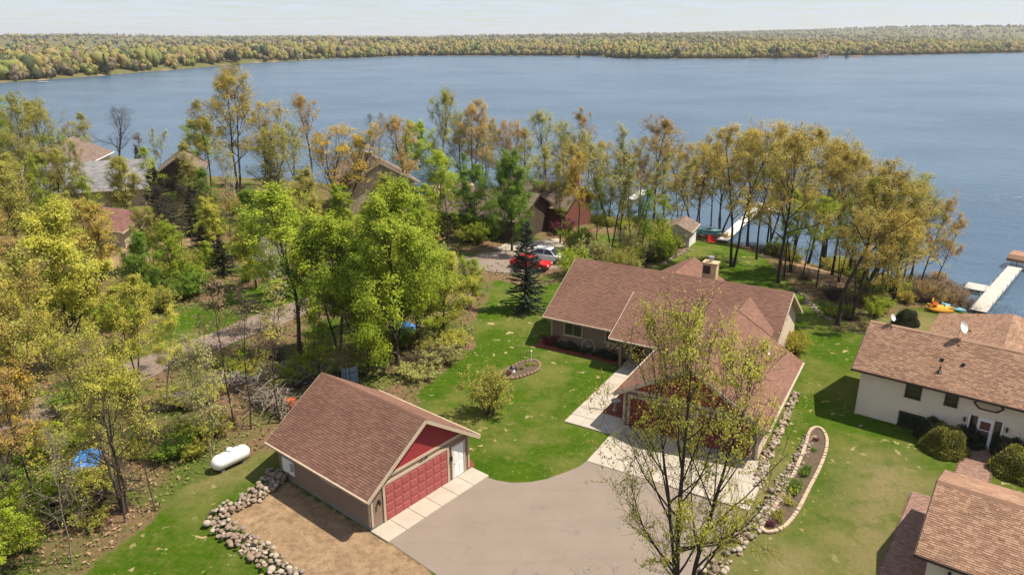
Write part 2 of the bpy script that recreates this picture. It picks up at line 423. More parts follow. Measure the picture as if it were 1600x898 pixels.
def ground_mat():
    m, n, p = new_mat('ground_cover')
    v = geopos(n)
    cov = attr(n, 'cover'); sp_ = N(n, 'ShaderNodeSeparateColor'); n.links.new(cov.outputs['Color'], sp_.inputs[0])
    rag = ramp(n, noise(n, 1.6, 6, 0.7, v), 0.2, 0.8, -0.45, 0.45)
    lawn = ramp(n, math2(n, 'ADD', sp_.outputs[0], rag), 0.42, 0.58)
    sand = ramp(n, math2(n, 'ADD', sp_.outputs[1], math2(n, 'MULTIPLY', rag, .7)), 0.40, 0.62)
    dry = math2(n, 'MULTIPLY', sp_.outputs[2], ramp(n, noise(n, .7, 6, .7, v), .26, .50))
    # woodland floor: fallen leaves, moss and low green growth
    f1 = ramp(n, noise(n, 9, 6, .75, v), .32, .68)
    litter = mixc(n, f1, (.25, .155, .090), (.105, .068, .042))
    litter = mixc(n, ramp(n, noise(n, 26, 3, .7, v), .55, .75), litter, (.36, .25, .16))
    green = mixc(n, ramp(n, noise(n, 5, 5, .7, v), .3, .7), (.060, .095, .018), (.115, .14, .03))
    floor = mixc(n, ramp(n, noise(n, .22, 6, .68, v), .42, .60), litter, green)
    yy = N(n, 'ShaderNodeSeparateXYZ'); n.links.new(v, yy.inputs[0])
    floor = mixc(n, ramp(n, yy.outputs['Y'], 240, 300), floor, mixc(n, ramp(n, noise(n, .03, 6, .7, v), .3, .7), (.15, .125, .055), (.085, .095, .035)))
    # mown lawn
    g = mixc(n, ramp(n, noise(n, .45, 7, .7, v), .30, .70), (.026, .082, .002), (.066, .125, .006))
    g = mixc(n, ramp(n, noise(n, 2.6, 6, .8, v), .44, .68, 0, .8), g, (.118, .135, .024))
    g = mixc(n, ramp(n, noise(n, 16, 4, .75, v), .45, .8, 0, .6), g, (.014, .040, .003))
    g = mixc(n, ramp(n, noise(n, .15, 5, .7, v), .47, .62, 0, .8), g, (.150, .150, .040))
    dead = math2(n, 'MULTIPLY', ramp(n, noise(n, 1.25, 3, .55, v, .6), .635, .68), ramp(n, noise(n, .11, 2, .5, v), .42, .56))
    g = mixc(n, dead, g, (.36, .285, .15))
    cl = N(n, 'ShaderNodeTexVoronoi'); cl.inputs['Scale'].default_value = 1.9; n.links.new(v, cl.inputs['Vector'])
    clp = math2(n, 'MULTIPLY', ramp(n, cl.outputs['Distance'], .06, .12, 1, 0), ramp(n, noise(n, .13, 3, .5, v), .44, .56))
    g = mixc(n, clp, g, (.36, .36, .17))
    dan = N(n, 'ShaderNodeTexVoronoi'); dan.inputs['Scale'].default_value = 2.6; n.links.new(v, dan.inputs['Vector'])
    dd = math2(n, 'MULTIPLY', ramp(n, dan.outputs['Distance'], .05, .10, 1, 0), ramp(n, noise(n, .16, 2, .5, v), .52, .62))
    g = mixc(n, dd, g, (.50, .42, .05))
    dryc = mixc(n, ramp(n, noise(n, 6, 5, .7, v), .3, .7), (.27, .205, .105), (.165, .145, .06))
    g = mixc(n, dry, g, dryc)
    sandc = mixc(n, ramp(n, noise(n, .9, 6, .7, v), .3, .7), (.40, .275, .165), (.245, .165, .095))
    sandc = mixc(n, ramp(n, noise(n, 2.2, 6, .8, v), .46, .66, 0, .75), sandc, (.15, .095, .055))
    c = mixc(n, lawn, floor, g)
    c = mixc(n, sand, c, sandc)
    n.links.new(c, p.inputs['Base Color'])
    p.inputs['Roughness'].default_value = 1.0; p.inputs['Specular IOR Level'].default_value = .03
    h = math2(n, 'ADD', noise(n, 14, 5, .75, v), math2(n, 'MULTIPLY', noise(n, 1.5, 4, .6, v), 1.5))
    bump(n, p, h, .9, .12)
    return m
ground = link('ground', ground_me, None, ground_mat()); ground['kind'] = 'structure'

def water_mat():
    m, n, p = new_mat('lake_water')
    v = geopos(n)
    deep = mixc(n, ramp(n, noise(n, .014, 5, .65, v), .38, .62), (.046, .086, .138), (.070, .116, .172))
    n.links.new(deep, p.inputs['Base Color'])
    p.inputs['Roughness'].default_value = .24; p.inputs['IOR'].default_value = 1.33
    mp = N(n, 'ShaderNodeMapping'); mp.inputs['Scale'].default_value = (.55, 1.0, 1); mp.inputs['Rotation'].default_value = (0, 0, .25)
    n.links.new(v, mp.inputs['Vector'])
    w = math2(n, 'ADD', noise(n, .9, 4, .65, mp.outputs[0]), math2(n, 'MULTIPLY', noise(n, .16, 3, .6, mp.outputs[0]), 2.2))
    gust = ramp(n, noise(n, .02, 5, .65, mp.outputs[0]), .36, .64, .35, 1.0)
    b = N(n, 'ShaderNodeBump'); b.inputs['Distance'].default_value = .5
    n.links.new(w, b.inputs['Height']); n.links.new(gust, b.inputs['Strength']); n.links.new(b.outputs[0], p.inputs['Normal'])
    return m
m_ = MB(); m_.poly([(-7000, 10, LAKE_Z), (7000, 10, LAKE_Z), (7000, 2300, LAKE_Z), (-7000, 2300, LAKE_Z)])
lake = m_.build('lake', water_mat(), fix=False); lake['kind'] = 'structure'

# ---------------------------------------------------------------- drives and paths
def tri_fill(name, pts, z, mat, thick=.0):
    b = bmesh.new(); vs_ = [b.verts.new((x, y, z)) for x, y in pts]
    f = b.faces.new(vs_)
    if f.normal.z < 0: f.normal_flip()
    if thick:
        r = bmesh.ops.extrude_face_region(b, geom=[f]); 
        for v in r['geom']:
            if isinstance(v, bmesh.types.BMVert): v.co.z += thick
        b.faces.ensure_lookup_table()
    bmesh.ops.recalc_face_normals(b, faces=b.faces)
    bmesh.ops.triangulate(b, faces=b.faces)
    me = bpy.data.meshes.new(name); b.to_mesh(me); b.free()
    return link(name, me, None, mat)
def asphalt_mat():
    m, n, p = new_mat('worn_asphalt')
    v = geopos(n)
    c = mixc(n, ramp(n, noise(n, .35, 6, .62, v), .3, .7), (.195, .157, .126), (.228, .184, .148))
    c = mixc(n, ramp(n, noise(n, 30, 3, .8, v), .45, .8, 0, .55), c, (.15, .125, .11))
    c = mixc(n, ramp(n, noise(n, .8, 5, .6, v, 1.0), .60, .74, 0, .5), c, (.135, .112, .10))
    mpt = N(n, 'ShaderNodeMapping'); mpt.inputs['Rotation'].default_value = (0, 0, .55); mpt.inputs['Scale'].default_value = (.09, 1.1, 1); n.links.new(v, mpt.inputs['Vector'])
    c = mixc(n, ramp(n, noise(n, 1.4, 4, .6, mpt.outputs[0]), .52, .72, 0, .38), c, (.165, .135, .115))
    st = N(n, 'ShaderNodeTexVoronoi', feature='DISTANCE_TO_EDGE'); st.inputs['Scale'].default_value = .16; 
    wv = N(n, 'ShaderNodeVectorMath', operation='ADD'); n.links.new(v, wv.inputs[0])
    nn = N(n, 'ShaderNodeTexNoise'); nn.inputs['Scale'].default_value = .8; n.links.new(v, nn.inputs['Vector']); n.links.new(nn.outputs['Color'], wv.inputs[1])
    n.links.new(wv.outputs[0], st.inputs['Vector'])
    c = mixc(n, ramp(n, st.outputs['Distance'], .001, .004, .15, 0), c, (.09, .075, .065))
    n.links.new(c, p.inputs['Base Color']); p.inputs['Roughness'].default_value = .92; p.inputs['Specular IOR Level'].default_value = .2
    bump(n, p, noise(n, 45, 4, .8, v), .5, .02)
    return m
MT['asphalt'] = asphalt_mat()
o = tri_fill('driveway', [(-6.44, 32.00), (-4.28, 34.79), (-1.88, 38.13), (-0.95, 37.59), (0.00, 37.33), (1.06, 37.40), (2.09, 37.73), (3.29, 38.47), (4.11, 39.03), (4.74, 39.82), (6.52, 38.61), (9.33, 36.81), (12.49, 34.79), (11.24, 32.57), (9.95, 30.71), (8.44, 28.74), (6.25, 25.94), (4.46, 20.74), (2.12, 17.21), (0.00, 23.36), (-3.42, 29.27)], .02, MT['asphalt']); o['kind'] = 'structure'
MT['gravel'] = M('gravel_track', (.225, .172, .140), (.14, .105, .085), .8, .95, .8, fine=12)
def ribbon(name, pts, w, mat, dz=.035):
    P2 = []
    for i in range(len(pts) - 1):
        for t in np.linspace(0, 1, 8, endpoint=False): P2.append(Vector(pts[i]).lerp(Vector(pts[i + 1]), t))
    P2.append(Vector(pts[-1])); m = MB(); L = []
    for i, p in enumerate(P2):
        d = (P2[min(i + 3, len(P2) - 1)] - P2[max(i - 3, 0)]).normalized(); nn_ = Vector((-d.y, d.x))
        hw = w / 2 * (1 + .08 * math.sin(i * .7)); a, b = p + nn_ * hw, p - nn_ * hw
        L.append(((a.x, a.y, gz(a.x, a.y) + dz), (p.x, p.y, gz(p.x, p.y) + dz + .03), (b.x, b.y, gz(b.x, b.y) + dz)))
    for i in range(len(L) - 1):
        for k in (0, 1): m.poly([L[i][k], L[i][k + 1], L[i + 1][k + 1], L[i + 1][k]])
    o = m.build(name, mat); o['kind'] = 'structure'; return o
ribbon('lane', [(-42.39, 38.27), (-37.41, 41.95), (-35.07, 44.72), (-31.65, 48.00), (-28.56, 54.56), (-25.83, 58.24), (-22.18, 64.30), (-18.19, 70.39), (-12.59, 76.44), (-7.34, 80.70), (-2.28, 83.77)], 3.7, MT['gravel'])
o = tri_fill('parking_court', [(-4.72, 79.71), (-4.23, 84.85), (0.00, 87.65), (5.45, 88.81), (6.98, 85.67), (5.81, 79.71), (2.12, 77.35), (-2.13, 77.82)], .05, MT['asphalt']); o['kind'] = 'structure'
o = tri_fill('court_slab', [(-2.36, 87.07), (-0.81, 89.71), (5.97, 92.17), (6.81, 88.81), (5.38, 87.65), (0.00, 86.51)], .065, MT['concrete']); o['kind'] = 'structure'
# ---------------------------------------------------------------- building helpers
def V3(*a): return Vector(a)
def clip_poly(pts, poly):
    outp = pts
    n = len(poly)
    for i in range(n):
        ax, ay = poly[i]; bx_, by_ = poly[(i + 1) % n]
        ex, ey = bx_ - ax, by_ - ay
        inp = outp; outp = []
        if not inp: return []
        for j in range(len(inp)):
            p, q = inp[j], inp[(j + 1) % len(inp)]
            dp = ex * (p[1] - ay) - ey * (p[0] - ax); dq = ex * (q[1] - ay) - ey * (q[0] - ax)
            if dp >= 0: outp.append(p)
            if (dp >= 0) != (dq >= 0):
                t = dp / (dp - dq); outp.append((p[0] + t * (q[0] - p[0]), p[1] + t * (q[1] - p[1])))
    return outp

def roof_plane(parent, pts, smat, dmat, thick=.14, tw=.30, ex=.145, name='roof', shingles=True):
    """pts: convex coplanar polygon, first edge = eave, counter-clockwise seen from outside.
    A deck slab with its courses of shingle tabs on top."""
    P_ = [V3(*p) for p in pts]
    u = (P_[1] - P_[0]).normalized(); nrm = (P_[1] - P_[0]).cross(P_[2] - P_[0]).normalized()
    if nrm.z < 0: nrm = -nrm
    w = nrm.cross(u)
    m = MB(); m.prism([p - nrm * .01 for p in P_], tuple(-nrm * thick))
    deck = m.build(name, dmat, parent)
    if not shingles: 
        deck.data.materials.clear(); deck.data.materials.append(smat); return deck
    q = [((p - P_[0]).dot(u), (p - P_[0]).dot(w)) for p in P_]
    if sum(q[i][0] * q[(i + 1) % len(q)][1] - q[(i + 1) % len(q)][0] * q[i][1] for i in range(len(q))) < 0: q = q[::-1]
    x0, x1 = min(a for a, b in q), max(a for a, b in q); y0, y1 = min(b for a, b in q), max(b for a, b in q)
    m = MB(); row = 0; y = y0 - .03
    while y < y1:
        off = (row * .37) % 1 * tw
        x = x0 - off
        while x < x1:
            wd = tw * (1 if rnd.random() < .75 else rnd.choice((.55, 1.4)))
            c = clip_poly([(x + .004, y), (x + wd - .004, y), (x + wd - .004, y + ex + .02), (x + .004, y + ex + .02)], q)
            if len(c) >= 3:
                t = rnd.random(); lift = rnd.uniform(.012, .026)
                top = [P_[0] + u * a + w * b + nrm * (.004 + lift * (1 - (b - y) / (ex + .02))) for a, b in c]
                m.poly(top, t)
                lo = [(a, b) for a, b in c if b < y + .01]
                if len(lo) >= 2:
                    a0, a1 = min(lo), max(lo)
                    m.poly([P_[0] + u * a0[0] + w * a0[1], P_[0] + u * a1[0] + w * a1[1], P_[0] + u * a1[0] + w * a1[1] + nrm * (.004 + lift), P_[0] + u * a0[0] + w * a0[1] + nrm * (.004 + lift)], t * .3)
            x += wd
        y += ex; row += 1
    sh = m.build('shingles', smat, deck, fix=False); sh['kind'] = 'stuff'
    return deck

def beam(name, mat, parent, p, q, w, h):
    p, q = V3(*p), V3(*q); d = (q - p).normalized()
    s = d.cross(V3(0, 0, 1)).normalized() if abs(d.z) < .98 else V3(1, 0, 0); t = s.cross(d).normalized()
    m = MB(); m.prism([p + s * w / 2 + t * h / 2, p - s * w / 2 + t * h / 2, p - s * w / 2 - t * h / 2, p + s * w / 2 - t * h / 2], tuple(q - p))
    return m.build(name, mat, parent)

def wbox(name, mat, parent, c, n2, wid, dep, hei):
    """box lying on a wall: wid along the wall, dep along its outward normal n2"""
    rz = math.atan2(n2[1], n2[0]) + math.pi / 2
    return box(name, mat, parent, c, (wid, dep, hei), rz)

def siding(parent, p0, t2, n2, L, z0, z1, mat, ex=.17, left=None, right=None):
    """one lap board object per course; left/right: slope limits (z at which the end starts to move in, run per rise)"""
    z = z0; k = 0; shared = None
    while z < z1 - .01:
        zt = min(z + ex, z1)
        def ends(zz):
            l, r = 0.0, L
            if left and zz > left[0]: l = (zz - left[0]) * left[1]
            if right and zz > right[0]: r = L - (zz - right[0]) * right[1]
            return l, r
        l0, r0 = ends(z); l1, r1 = ends(zt)
        if r1 - l1 < .08: break
        full = (l1 == 0 and r1 == L and zt - z > ex - .001)
        if full and shared is not None:
            o = link('siding_board', shared, parent); o.location.z = z
        else:
            zb = 0.0 if full else z; ztt = ex if full else zt
            def pt(s, zz, o_): return (p0[0] + t2[0] * s + n2[0] * o_, p0[1] + t2[1] * s + n2[1] * o_, zz)
            m = MB()
            A = [pt(l0, zb, .04), pt(r0, zb, .04), pt(r1, ztt, .008), pt(l1, ztt, .008)]
            B = [pt(l0, zb, .0), pt(r0, zb, .0), pt(r1, ztt, .0), pt(l1, ztt, .0)]
            m.poly(A, .5); m.poly([A[0], B[0], B[1], A[1]], .5); m.poly([A[1], B[1], B[2], A[2]], .5); m.poly([A[3], A[2], B[2], B[3]], .5); m.poly([A[0], A[3], B[3], B[0]], .5)
            me = m.mesh('siding_board'); 
            if full: shared = me
            o = link('siding_board', me, parent, mat)
            if full: o.location.z = z
        z = zt; k += 1

def window(parent, c, n2, w, h, fmat, lights=2, name='window', fr=.09, horiz=False, sill=True):
    rz = math.atan2(n2[1], n2[0]) + math.pi / 2
    m = MB(); d = .11
    def put(x, z, sx, sz, sy=d): 
        m.box(c[0] + math.cos(rz) * x + n2[0] * .055, c[1] + math.sin(rz) * x + n2[1] * .055, c[2] + z, sx, sy, sz, rz)
    put(-w / 2 + fr / 2, 0, fr, h); put(w / 2 - fr / 2, 0, fr, h); put(0, h / 2 - fr / 2, w - 2 * fr - .004, fr); put(0, -h / 2 + fr / 2, w - 2 * fr - .004, fr)
    o = m.build(name, fmat, parent)
    iw = w - 2 * fr; ih = h - 2 * fr
    for i in range(lights):
        if horiz: x, z, ww, hh = 0, -ih / 2 + ih / lights * (i + .5), iw - .01, ih / lights - .035
        else: x, z, ww, hh = -iw / 2 + iw / lights * (i + .5), 0, iw / lights - .035, ih - .01
        box('pane', MT['glass'], o, (c[0] + math.cos(rz) * x + n2[0] * .05, c[1] + math.sin(rz) * x + n2[1] * .05, c[2] + z), (ww, .03, hh), rz)
        if i:
            xx, zz, sx, sz = (0, -ih / 2 + ih / lights * i, iw - .004, .04) if horiz else (-iw / 2 + iw / lights * i, 0, .04, ih - .004)
            box('mullion', fmat, o, (c[0] + math.cos(rz) * xx + n2[0] * .06, c[1] + math.sin(rz) * xx + n2[1] * .06, c[2] + zz), (sx, .06, sz), rz)
    if sill: box('sill', fmat, o, (c[0] + n2[0] * .075, c[1] + n2[1] * .075, c[2] - h / 2 - .03), (w + .06, .13, .05), rz)
    return o

def gable_walls(parent, a0, a1, b0, b1, zw, peak, axis, mat, name='wall'):
    """closed wall body; axis 'a': ridge runs along a (gables at the a ends)"""
    m = MB()
    if axis == 'a':
        mid = (b0 + b1) / 2
        m.prism([(a0, b0, -.3), (a0, b0, zw), (a0, mid, peak), (a0, b1, zw), (a0, b1, -.3)], (a1 - a0, 0, 0))
    else:
        mid = (a0 + a1) / 2
        m.prism([(a0, b0, -.3), (a1, b0, -.3), (a1, b0, zw), (mid, b0, peak), (a0, b0, zw)], (0, b1 - b0, 0))
    return m.build(name, mat, parent)

def sconce(parent, c, n2):
    o = wbox('wall_lantern', MT['black'], parent, (c[0] + n2[0] * .03, c[1] + n2[1] * .03, c[2]), n2, .1, .06, .16)
    m = MB(); x, y = c[0] + n2[0] * .14, c[1] + n2[1] * .14
    m.tube([(c[0] + n2[0] * .05, c[1] + n2[1] * .05, c[2] + .12), (x, y, c[2] + .2), (x, y, c[2] + .12)], .014, 5)
    m.tube([(x, y, c[2] - .16), (x, y, c[2] + .1), (x, y, c[2] + .17)], [.05, .075, .02], 6)
    m.build('lamp_housing', MT['black'], o)
    return o

# ---------------------------------------------------------------- detached garage
GA = math.atan2(.76984, .63824)
gar = empty('detached_garage', (-7.47, 32.89, 0), GA, 'detached brown-roofed garage with dusty red overhead door and red gable', 'garage')
GW, GD, GE, GR = 7.6, 8.3, 2.66, 5.22          # width, depth, wall height, ridge
gs = (GR - GE + .02) / (GW / 2)
gable_walls(gar, 0, GW, 0, GD, GE - .16, GR - .16, 'b', MT['siding'])
box('foundation', MT['foundation'], gar, (GW / 2, GD / 2, .09), (GW + .06, GD + .06, .34))
ov, fo = .52, .46
ze = GE - ov * gs
for sgn in (-1, 1):
    if sgn < 0: pts = [(-ov, GD + fo, ze), (-ov, -fo, ze), (GW / 2, -fo, GR), (GW / 2, GD + fo, GR)]
    else: pts = [(GW + ov, -fo, ze), (GW + ov, GD + fo, ze), (GW / 2, GD + fo, GR), (GW / 2, -fo, GR)]
    roof_plane(gar, pts, MT['shingle'], MT['trim'])
    xe = -ov if sgn < 0 else GW + ov
    beam('gutter', MT['trim'], gar, (xe + sgn * .05, -fo + .02, ze - .04), (xe + sgn * .05, GD + fo - .02, ze - .04), .10, .11)
    for bb in (-fo - .025, GD + fo + .025):
        beam('rake_board', MT['trim'], gar, (xe, bb, ze - .125), (GW / 2 + sgn * .02, bb, GR - .135), .045, .20)
mm = MB(); mm.prism([(GW / 2 - .16, -fo, GR - .085), (GW / 2, -fo, GR + .045), (GW / 2 + .16, -fo, GR - .085), (GW / 2, -fo, GR + .01)], (0, GD + 2 * fo, 0)); mm.build('ridge_cap', MT['shingle'], gar)
# front: siding, band, shakes, doors
nF = (0, -1)
siding(gar, (0, 0), (1, 0), nF, GW, .25, 2.70, MT['siding'], .16, (GE - .25, 1 / gs), (GE - .25, 1 / gs))
siding(gar, (0, GD), (0, -1), (-1, 0), GD, .25, 2.42, MT['siding'], .16)
siding(gar, (GW, 0), (0, 1), (1, 0), GD, .25, 2.42, MT['siding'], .16)
siding(gar, (0, -.004), (1, 0), nF, GW, 2.86, GR - .2, MT['red'], .17, (GE - .16, 1 / gs), (GE - .16, 1 / gs))
wbox('band_board', MT['trim'], gar, (GW / 2, -.045, 2.78), nF, GW - 1.05, .07, .17)
for a_ in (.06, GW - .06): wbox('corner_board', MT['trim'], gar, (a_, -.04, 1.33), nF, .13, .06, 2.2)
wbox('corner_board', MT['trim'], gar, (-.04, .05, 1.3), (-1, 0), .13, .06, 2.1)
dA, dB, dH = .98, 5.72, 2.2
for a_ in (dA - .07, dB + .07): wbox('door_casing', MT['trim'], gar, (a_, -.05, .1 + dH / 2), nF, .15, .09, dH)
wbox('door_casing', MT['trim'], gar, ((dA + dB) / 2, -.05, .1 + dH + .08), nF, dB - dA + .32, .09, .16)
gd = wbox('garage_door', MT['reddoor'], gar, ((dA + dB) / 2, -.04, .06 + dH / 2), nF, dB - dA, .05, dH)
pm = None
for i in range(8):
    for j in range(4):
        w_, h_ = (dB - dA) / 8, dH / 4
        cx, cz = dA + w_ * (i + .5), .06 + h_ * (j + .5)
        if pm is None:
            q = MB()
            x, z = w_ / 2 - .055, h_ / 2 - .06
            f0 = [(-x, 0, -z), (x, 0, -z), (x, 0, z), (-x, 0, z)]; f1 = [(a * .86, -.022, b * .82) for a, _, b in f0]
            q.poly(f1, .5)
            for k in range(4): q.poly([f0[k], f0[(k + 1) % 4], f1[(k + 1) % 4], f1[k]], .5)
            pm = q.mesh('door_panel')
        p_ = link('door_panel', pm, gd, MT['reddoor']); p_.location = (cx, -.067, cz)
for j in range(1, 4): wbox('section_joint', MT['dkred'], gd, ((dA + dB) / 2, -.0655, .06 + dH / 4 * j), nF, dB - dA, .004, .014)
for a_ in (6.12, 7.16): wbox('door_casing', MT['trim'], gar, (a_, -.05, 1.16), nF, .11, .09, 2.12)
wbox('door_casing', MT['trim'], gar, (6.64, -.05, 2.27), nF, 1.15, .09, .11)
ed = wbox('entry_door', MT['white'], gar, (6.64, -.03, 1.15), nF, .92, .06, 2.06)
for zz in (.62, 1.55):
    for a_ in (6.43, 6.85): wbox('door_panel', MT['white'], ed, (a_, -.066, zz), nF, .30, .014, .66)
mm = MB(); mm.tube([(6.30, -.06, 1.07), (6.30, -.12, 1.07)], [.03, .035], 8); mm.build('door_handle', MT['black'], ed)
sconce(gar, (.52, -.03, 1.55), nF); sconce(gar, (5.98, -.03, 1.6), nF)
# wrought-iron twig ornament over the door
mm = MB()
for k in range(9):
    a0 = rnd.uniform(-.45, .45); mm.tube([(3.75 + a0 * .3, -.06, 2.46), (3.75 + a0 * .8, -.09, 2.56 + rnd.uniform(-.05, .08)), (3.75 + a0 * 1.2, -.07, 2.50 + rnd.uniform(-.12, .2))], [.022, .016, .008], 5)
mm.build('iron_ornament', MT['black'], gar)
window(gar, (-.03, 3.4, 1.86), (-1, 0), 1.25, .46, MT['trim'], 2)
v_ = wbox('access_panel', MT['white'], gar, (-.05, 7.35, 1.0), (-1, 0), 1.15, .05, .95)
mm = MB(); mm.tube([(-.12, 6.9, .9), (-.12, 6.9, 1.35)], .11, 8); mm.build('meter', MT['metal'], gar)
# concrete apron in front, one slab each
ap = empty('concrete_apron', (-7.47, 32.89, 0), GA); ap['kind'] = 'structure'
for i in range(6): box('concrete_slab', MT['concrete'], ap, (-.12 + 7.95 / 6 * (i + .5), -.74, .03), (7.95 / 6 - .018, 1.38, .12), 0, .012)

# ---------------------------------------------------------------- main house
HA = math.atan2(-.507, .862)
hs = empty('lake_house', (3.66, 58.8, 0), HA, 'long taupe house with brown shingle roof, red double garage wing and chimney', 'house')
ML, MBk, ZE, ZR, BE, BR = 18.2, 10.7, 2.5, 6.07, -1.2, 4.96    # right end, back, eave z, ridge z, eave b, ridge b
ms_ = (ZR - ZE) / (BR - BE); zw = ZE + ms_ * .62
m = MB(); m.prism([(0, -.58, -.3), (0, -.58, zw - .16), (0, BR, ZR - .18), (0, 10.5, zw - .16), (0, 10.5, -.3)], (17.75, 0, 0)); m.build('wall', MT['siding'], hs)
roof_plane(hs, [(-.5, BE, ZE), (ML, BE, ZE), (ML, BR, ZR), (-.5, BR, ZR)], MT['shingle'], MT['trim'])
roof_plane(hs, [(ML, 2 * BR - BE, ZE), (-.5, 2 * BR - BE, ZE), (-.5, BR, ZR), (ML, BR, ZR)], MT['shingle'], MT['trim'])
mm = MB(); mm.prism([(-.5, BR - .17, ZR - .08), (-.5, BR, ZR + .05), (-.5, BR + .17, ZR - .08), (-.5, BR, ZR + .01)], (ML + .5, 0, 0)); mm.build('ridge_cap', MT['shingle'], hs)
beam('gutter', MT['trim'], hs, (-.5, BE - .06, ZE - .05), (6.1, BE - .06, ZE - .05), .11, .12)
for bb in (BE, 2 * BR - BE):
    beam('rake_board', MT['trim'], hs, (ML + .03, bb, ZE - .14), (ML + .03, BR, ZR - .14), .05, .22)
    beam('rake_board', MT['trim'], hs, (-.53, bb, ZE - .14), (-.53, BR, ZR - .14), .05, .22)
# porch roof: lower pitch, its own rake, in front of the entry
pts = [(6.1, -2.55, 2.42), (14.1, -2.55, 2.42), (14.1, 2.55, 4.78), (6.1, 2.55, 4.78)]
roof_plane(hs, pts, MT['shingle'], MT['trim'], name='porch_roof')
beam('gutter', MT['trim'], hs, (6.1, -2.61, 2.38), (10.4, -2.61, 2.38), .11, .12)
beam('rake_board', MT['trim'], hs, (6.07, -2.55, 2.37), (6.07, 2.5, 4.70), .05, .2)
# garage wing
WA0, WA1, WR, WB = 10.15, 20.15, 15.15, -11.15
wz = 2.5; wr = 5.5; wsl = (wr - wz) / 5.0
roof_plane(hs, [(WA0, 3.9, wz), (WA0, WB, wz), (WR, WB, wr), (WR, 3.9, wr)], MT['shingle'], MT['trim'], name='wing_roof')
roof_plane(hs, [(WA1, WB, wz), (WA1, .25, wz), (WR, .25, wr), (WR, WB, wr)], MT['shingle'], MT['trim'], name='wing_roof')
roof_plane(hs, [(17.7, .25, wr - 2.45 * wsl), (17.6, 3.9, wr - 2.45 * wsl), (WR, 3.9, wr), (WR, .25, wr)], MT['shingle'], MT['trim'], name='wing_roof')
mm = MB(); mm.prism([(WR - .17, WB, wr - .09), (WR, WB, wr + .045), (WR + .17, WB, wr - .09), (WR, WB, wr + .01)], (0, 14.8, 0)); mm.build('ridge_cap', MT['shingle'], hs)
ov2 = .55
m = MB(); m.prism([(WA0 + ov2, -10.6, -.3), (WA1 - ov2, -10.6, -.3), (WA1 - ov2, -10.6, wz + ov2 * wsl - .17), (WR, -10.6, wr - .17), (WA0 + ov2, -10.6, wz + ov2 * wsl - .17)], (0, 10.4, 0)); m.build('wall', MT['siding'], hs)
for aa, sg in ((WA0, -1), (WA1, 1)):
    beam('gutter', MT['trim'], hs, (aa + sg * .06, WB, wz - .05), (aa + sg * .06, .2 if sg > 0 else -2.7, wz - .05), .11, .12)
    beam('rake_board', MT['trim'], hs, (aa, WB - .03, wz - .14), (WR, WB - .03, wr - .14), .05, .22)
beam('rake_board', MT['trim'], hs, (WA1, .28, wz - .14), (17.8, .28, wz + 2.35 * wsl - .14), .05, .2)
wa, wb_ = WA0 + ov2, WA1 - ov2
Lw = wb_ - wa; zg = wz + ov2 * wsl - .17
siding(hs, (wa, -10.6), (1, 0), nF, Lw, .1, 2.62, MT['siding'], .17)
siding(hs, (wa, -10.604), (1, 0), nF, Lw, 2.84, wr - .25, MT['red'], .19, (zg, 1 / wsl), (zg, 1 / wsl))
wbox('band_board', MT['trim'], hs, (WR, -10.645, 2.73), nF, Lw - .75, .08, .19)
for a_ in (wa + .06, wb_ - .06): wbox('corner_board', MT['trim'], hs, (a_, -10.64, 1.35), nF, .14, .07, 2.55)
for c_ in (12.85, 17.45):
    w2 = 3.35
    for s_ in (-1, 1): wbox('door_casing', MT['trim'], hs, (c_ + s_ * (w2 / 2 + .07), -10.655, 1.12), nF, .15, .1, 2.24)
    wbox('door_casing', MT['trim'], hs, (c_, -10.655, 2.32), nF, w2 + .32, .1, .16)
    d_ = wbox('garage_door', MT['dkred'], hs, (c_, -10.63, 1.12), nF, w2, .05, 2.2)
    for i in range(6):
        for j in range(4):
            wbox('door_panel', MT['dkred'], d_, (c_ - w2 / 2 + w2 / 6 * (i + .5), -10.66, .02 + .55 * (j + .5)), nF, w2 / 6 - .1, .02, .43)
for a_ in (11.0, 15.15, 19.3): sconce(hs, (a_, -10.63, 1.75), nF)
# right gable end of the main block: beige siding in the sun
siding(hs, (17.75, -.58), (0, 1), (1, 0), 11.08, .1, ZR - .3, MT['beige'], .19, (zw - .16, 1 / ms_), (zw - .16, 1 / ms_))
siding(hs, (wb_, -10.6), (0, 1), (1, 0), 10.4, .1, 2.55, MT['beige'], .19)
window(hs, (17.80, 4.9, 3.9), (1, 0), .9, .9, MT['trim'], 1)
siding(hs, (0, -.58), (1, 0), nF, 10.6, .1, 2.7, MT['siding'], .17)
wbox('corner_board', MT['trim'], hs, (.06, -.62, 1.3), nF, .13, .06, 2.4)
window(hs, (2.1, -.6, 1.65), nF, 1.75, 1.25, MT['trim'], 2)
window(hs, (5.55, -.6, 1.65), nF, 1.15, 1.0, MT['trim'], 1)
window(hs, (9.15, -.6, 1.5), nF, .9, .9, MT['trim'], 1)
d_ = wbox('front_door', MT['dkred'], hs, (7.85, -.65, 1.15), nF, .95, .06, 2.1)
wbox('door_panel', MT['brown'], d_, (7.85, -.69, 1.45), nF, .5, .02, 1.1)
for s_ in (-1, 1):
    wbox('door_casing', MT['trim'], hs, (7.85 + s_ * .56, -.66, 1.18), nF, .13, .1, 2.2)
beam('porch_post', MT['siding'], hs, (7.0, -2.2, 0), (7.0, -2.2, 2.3), .2, .2)
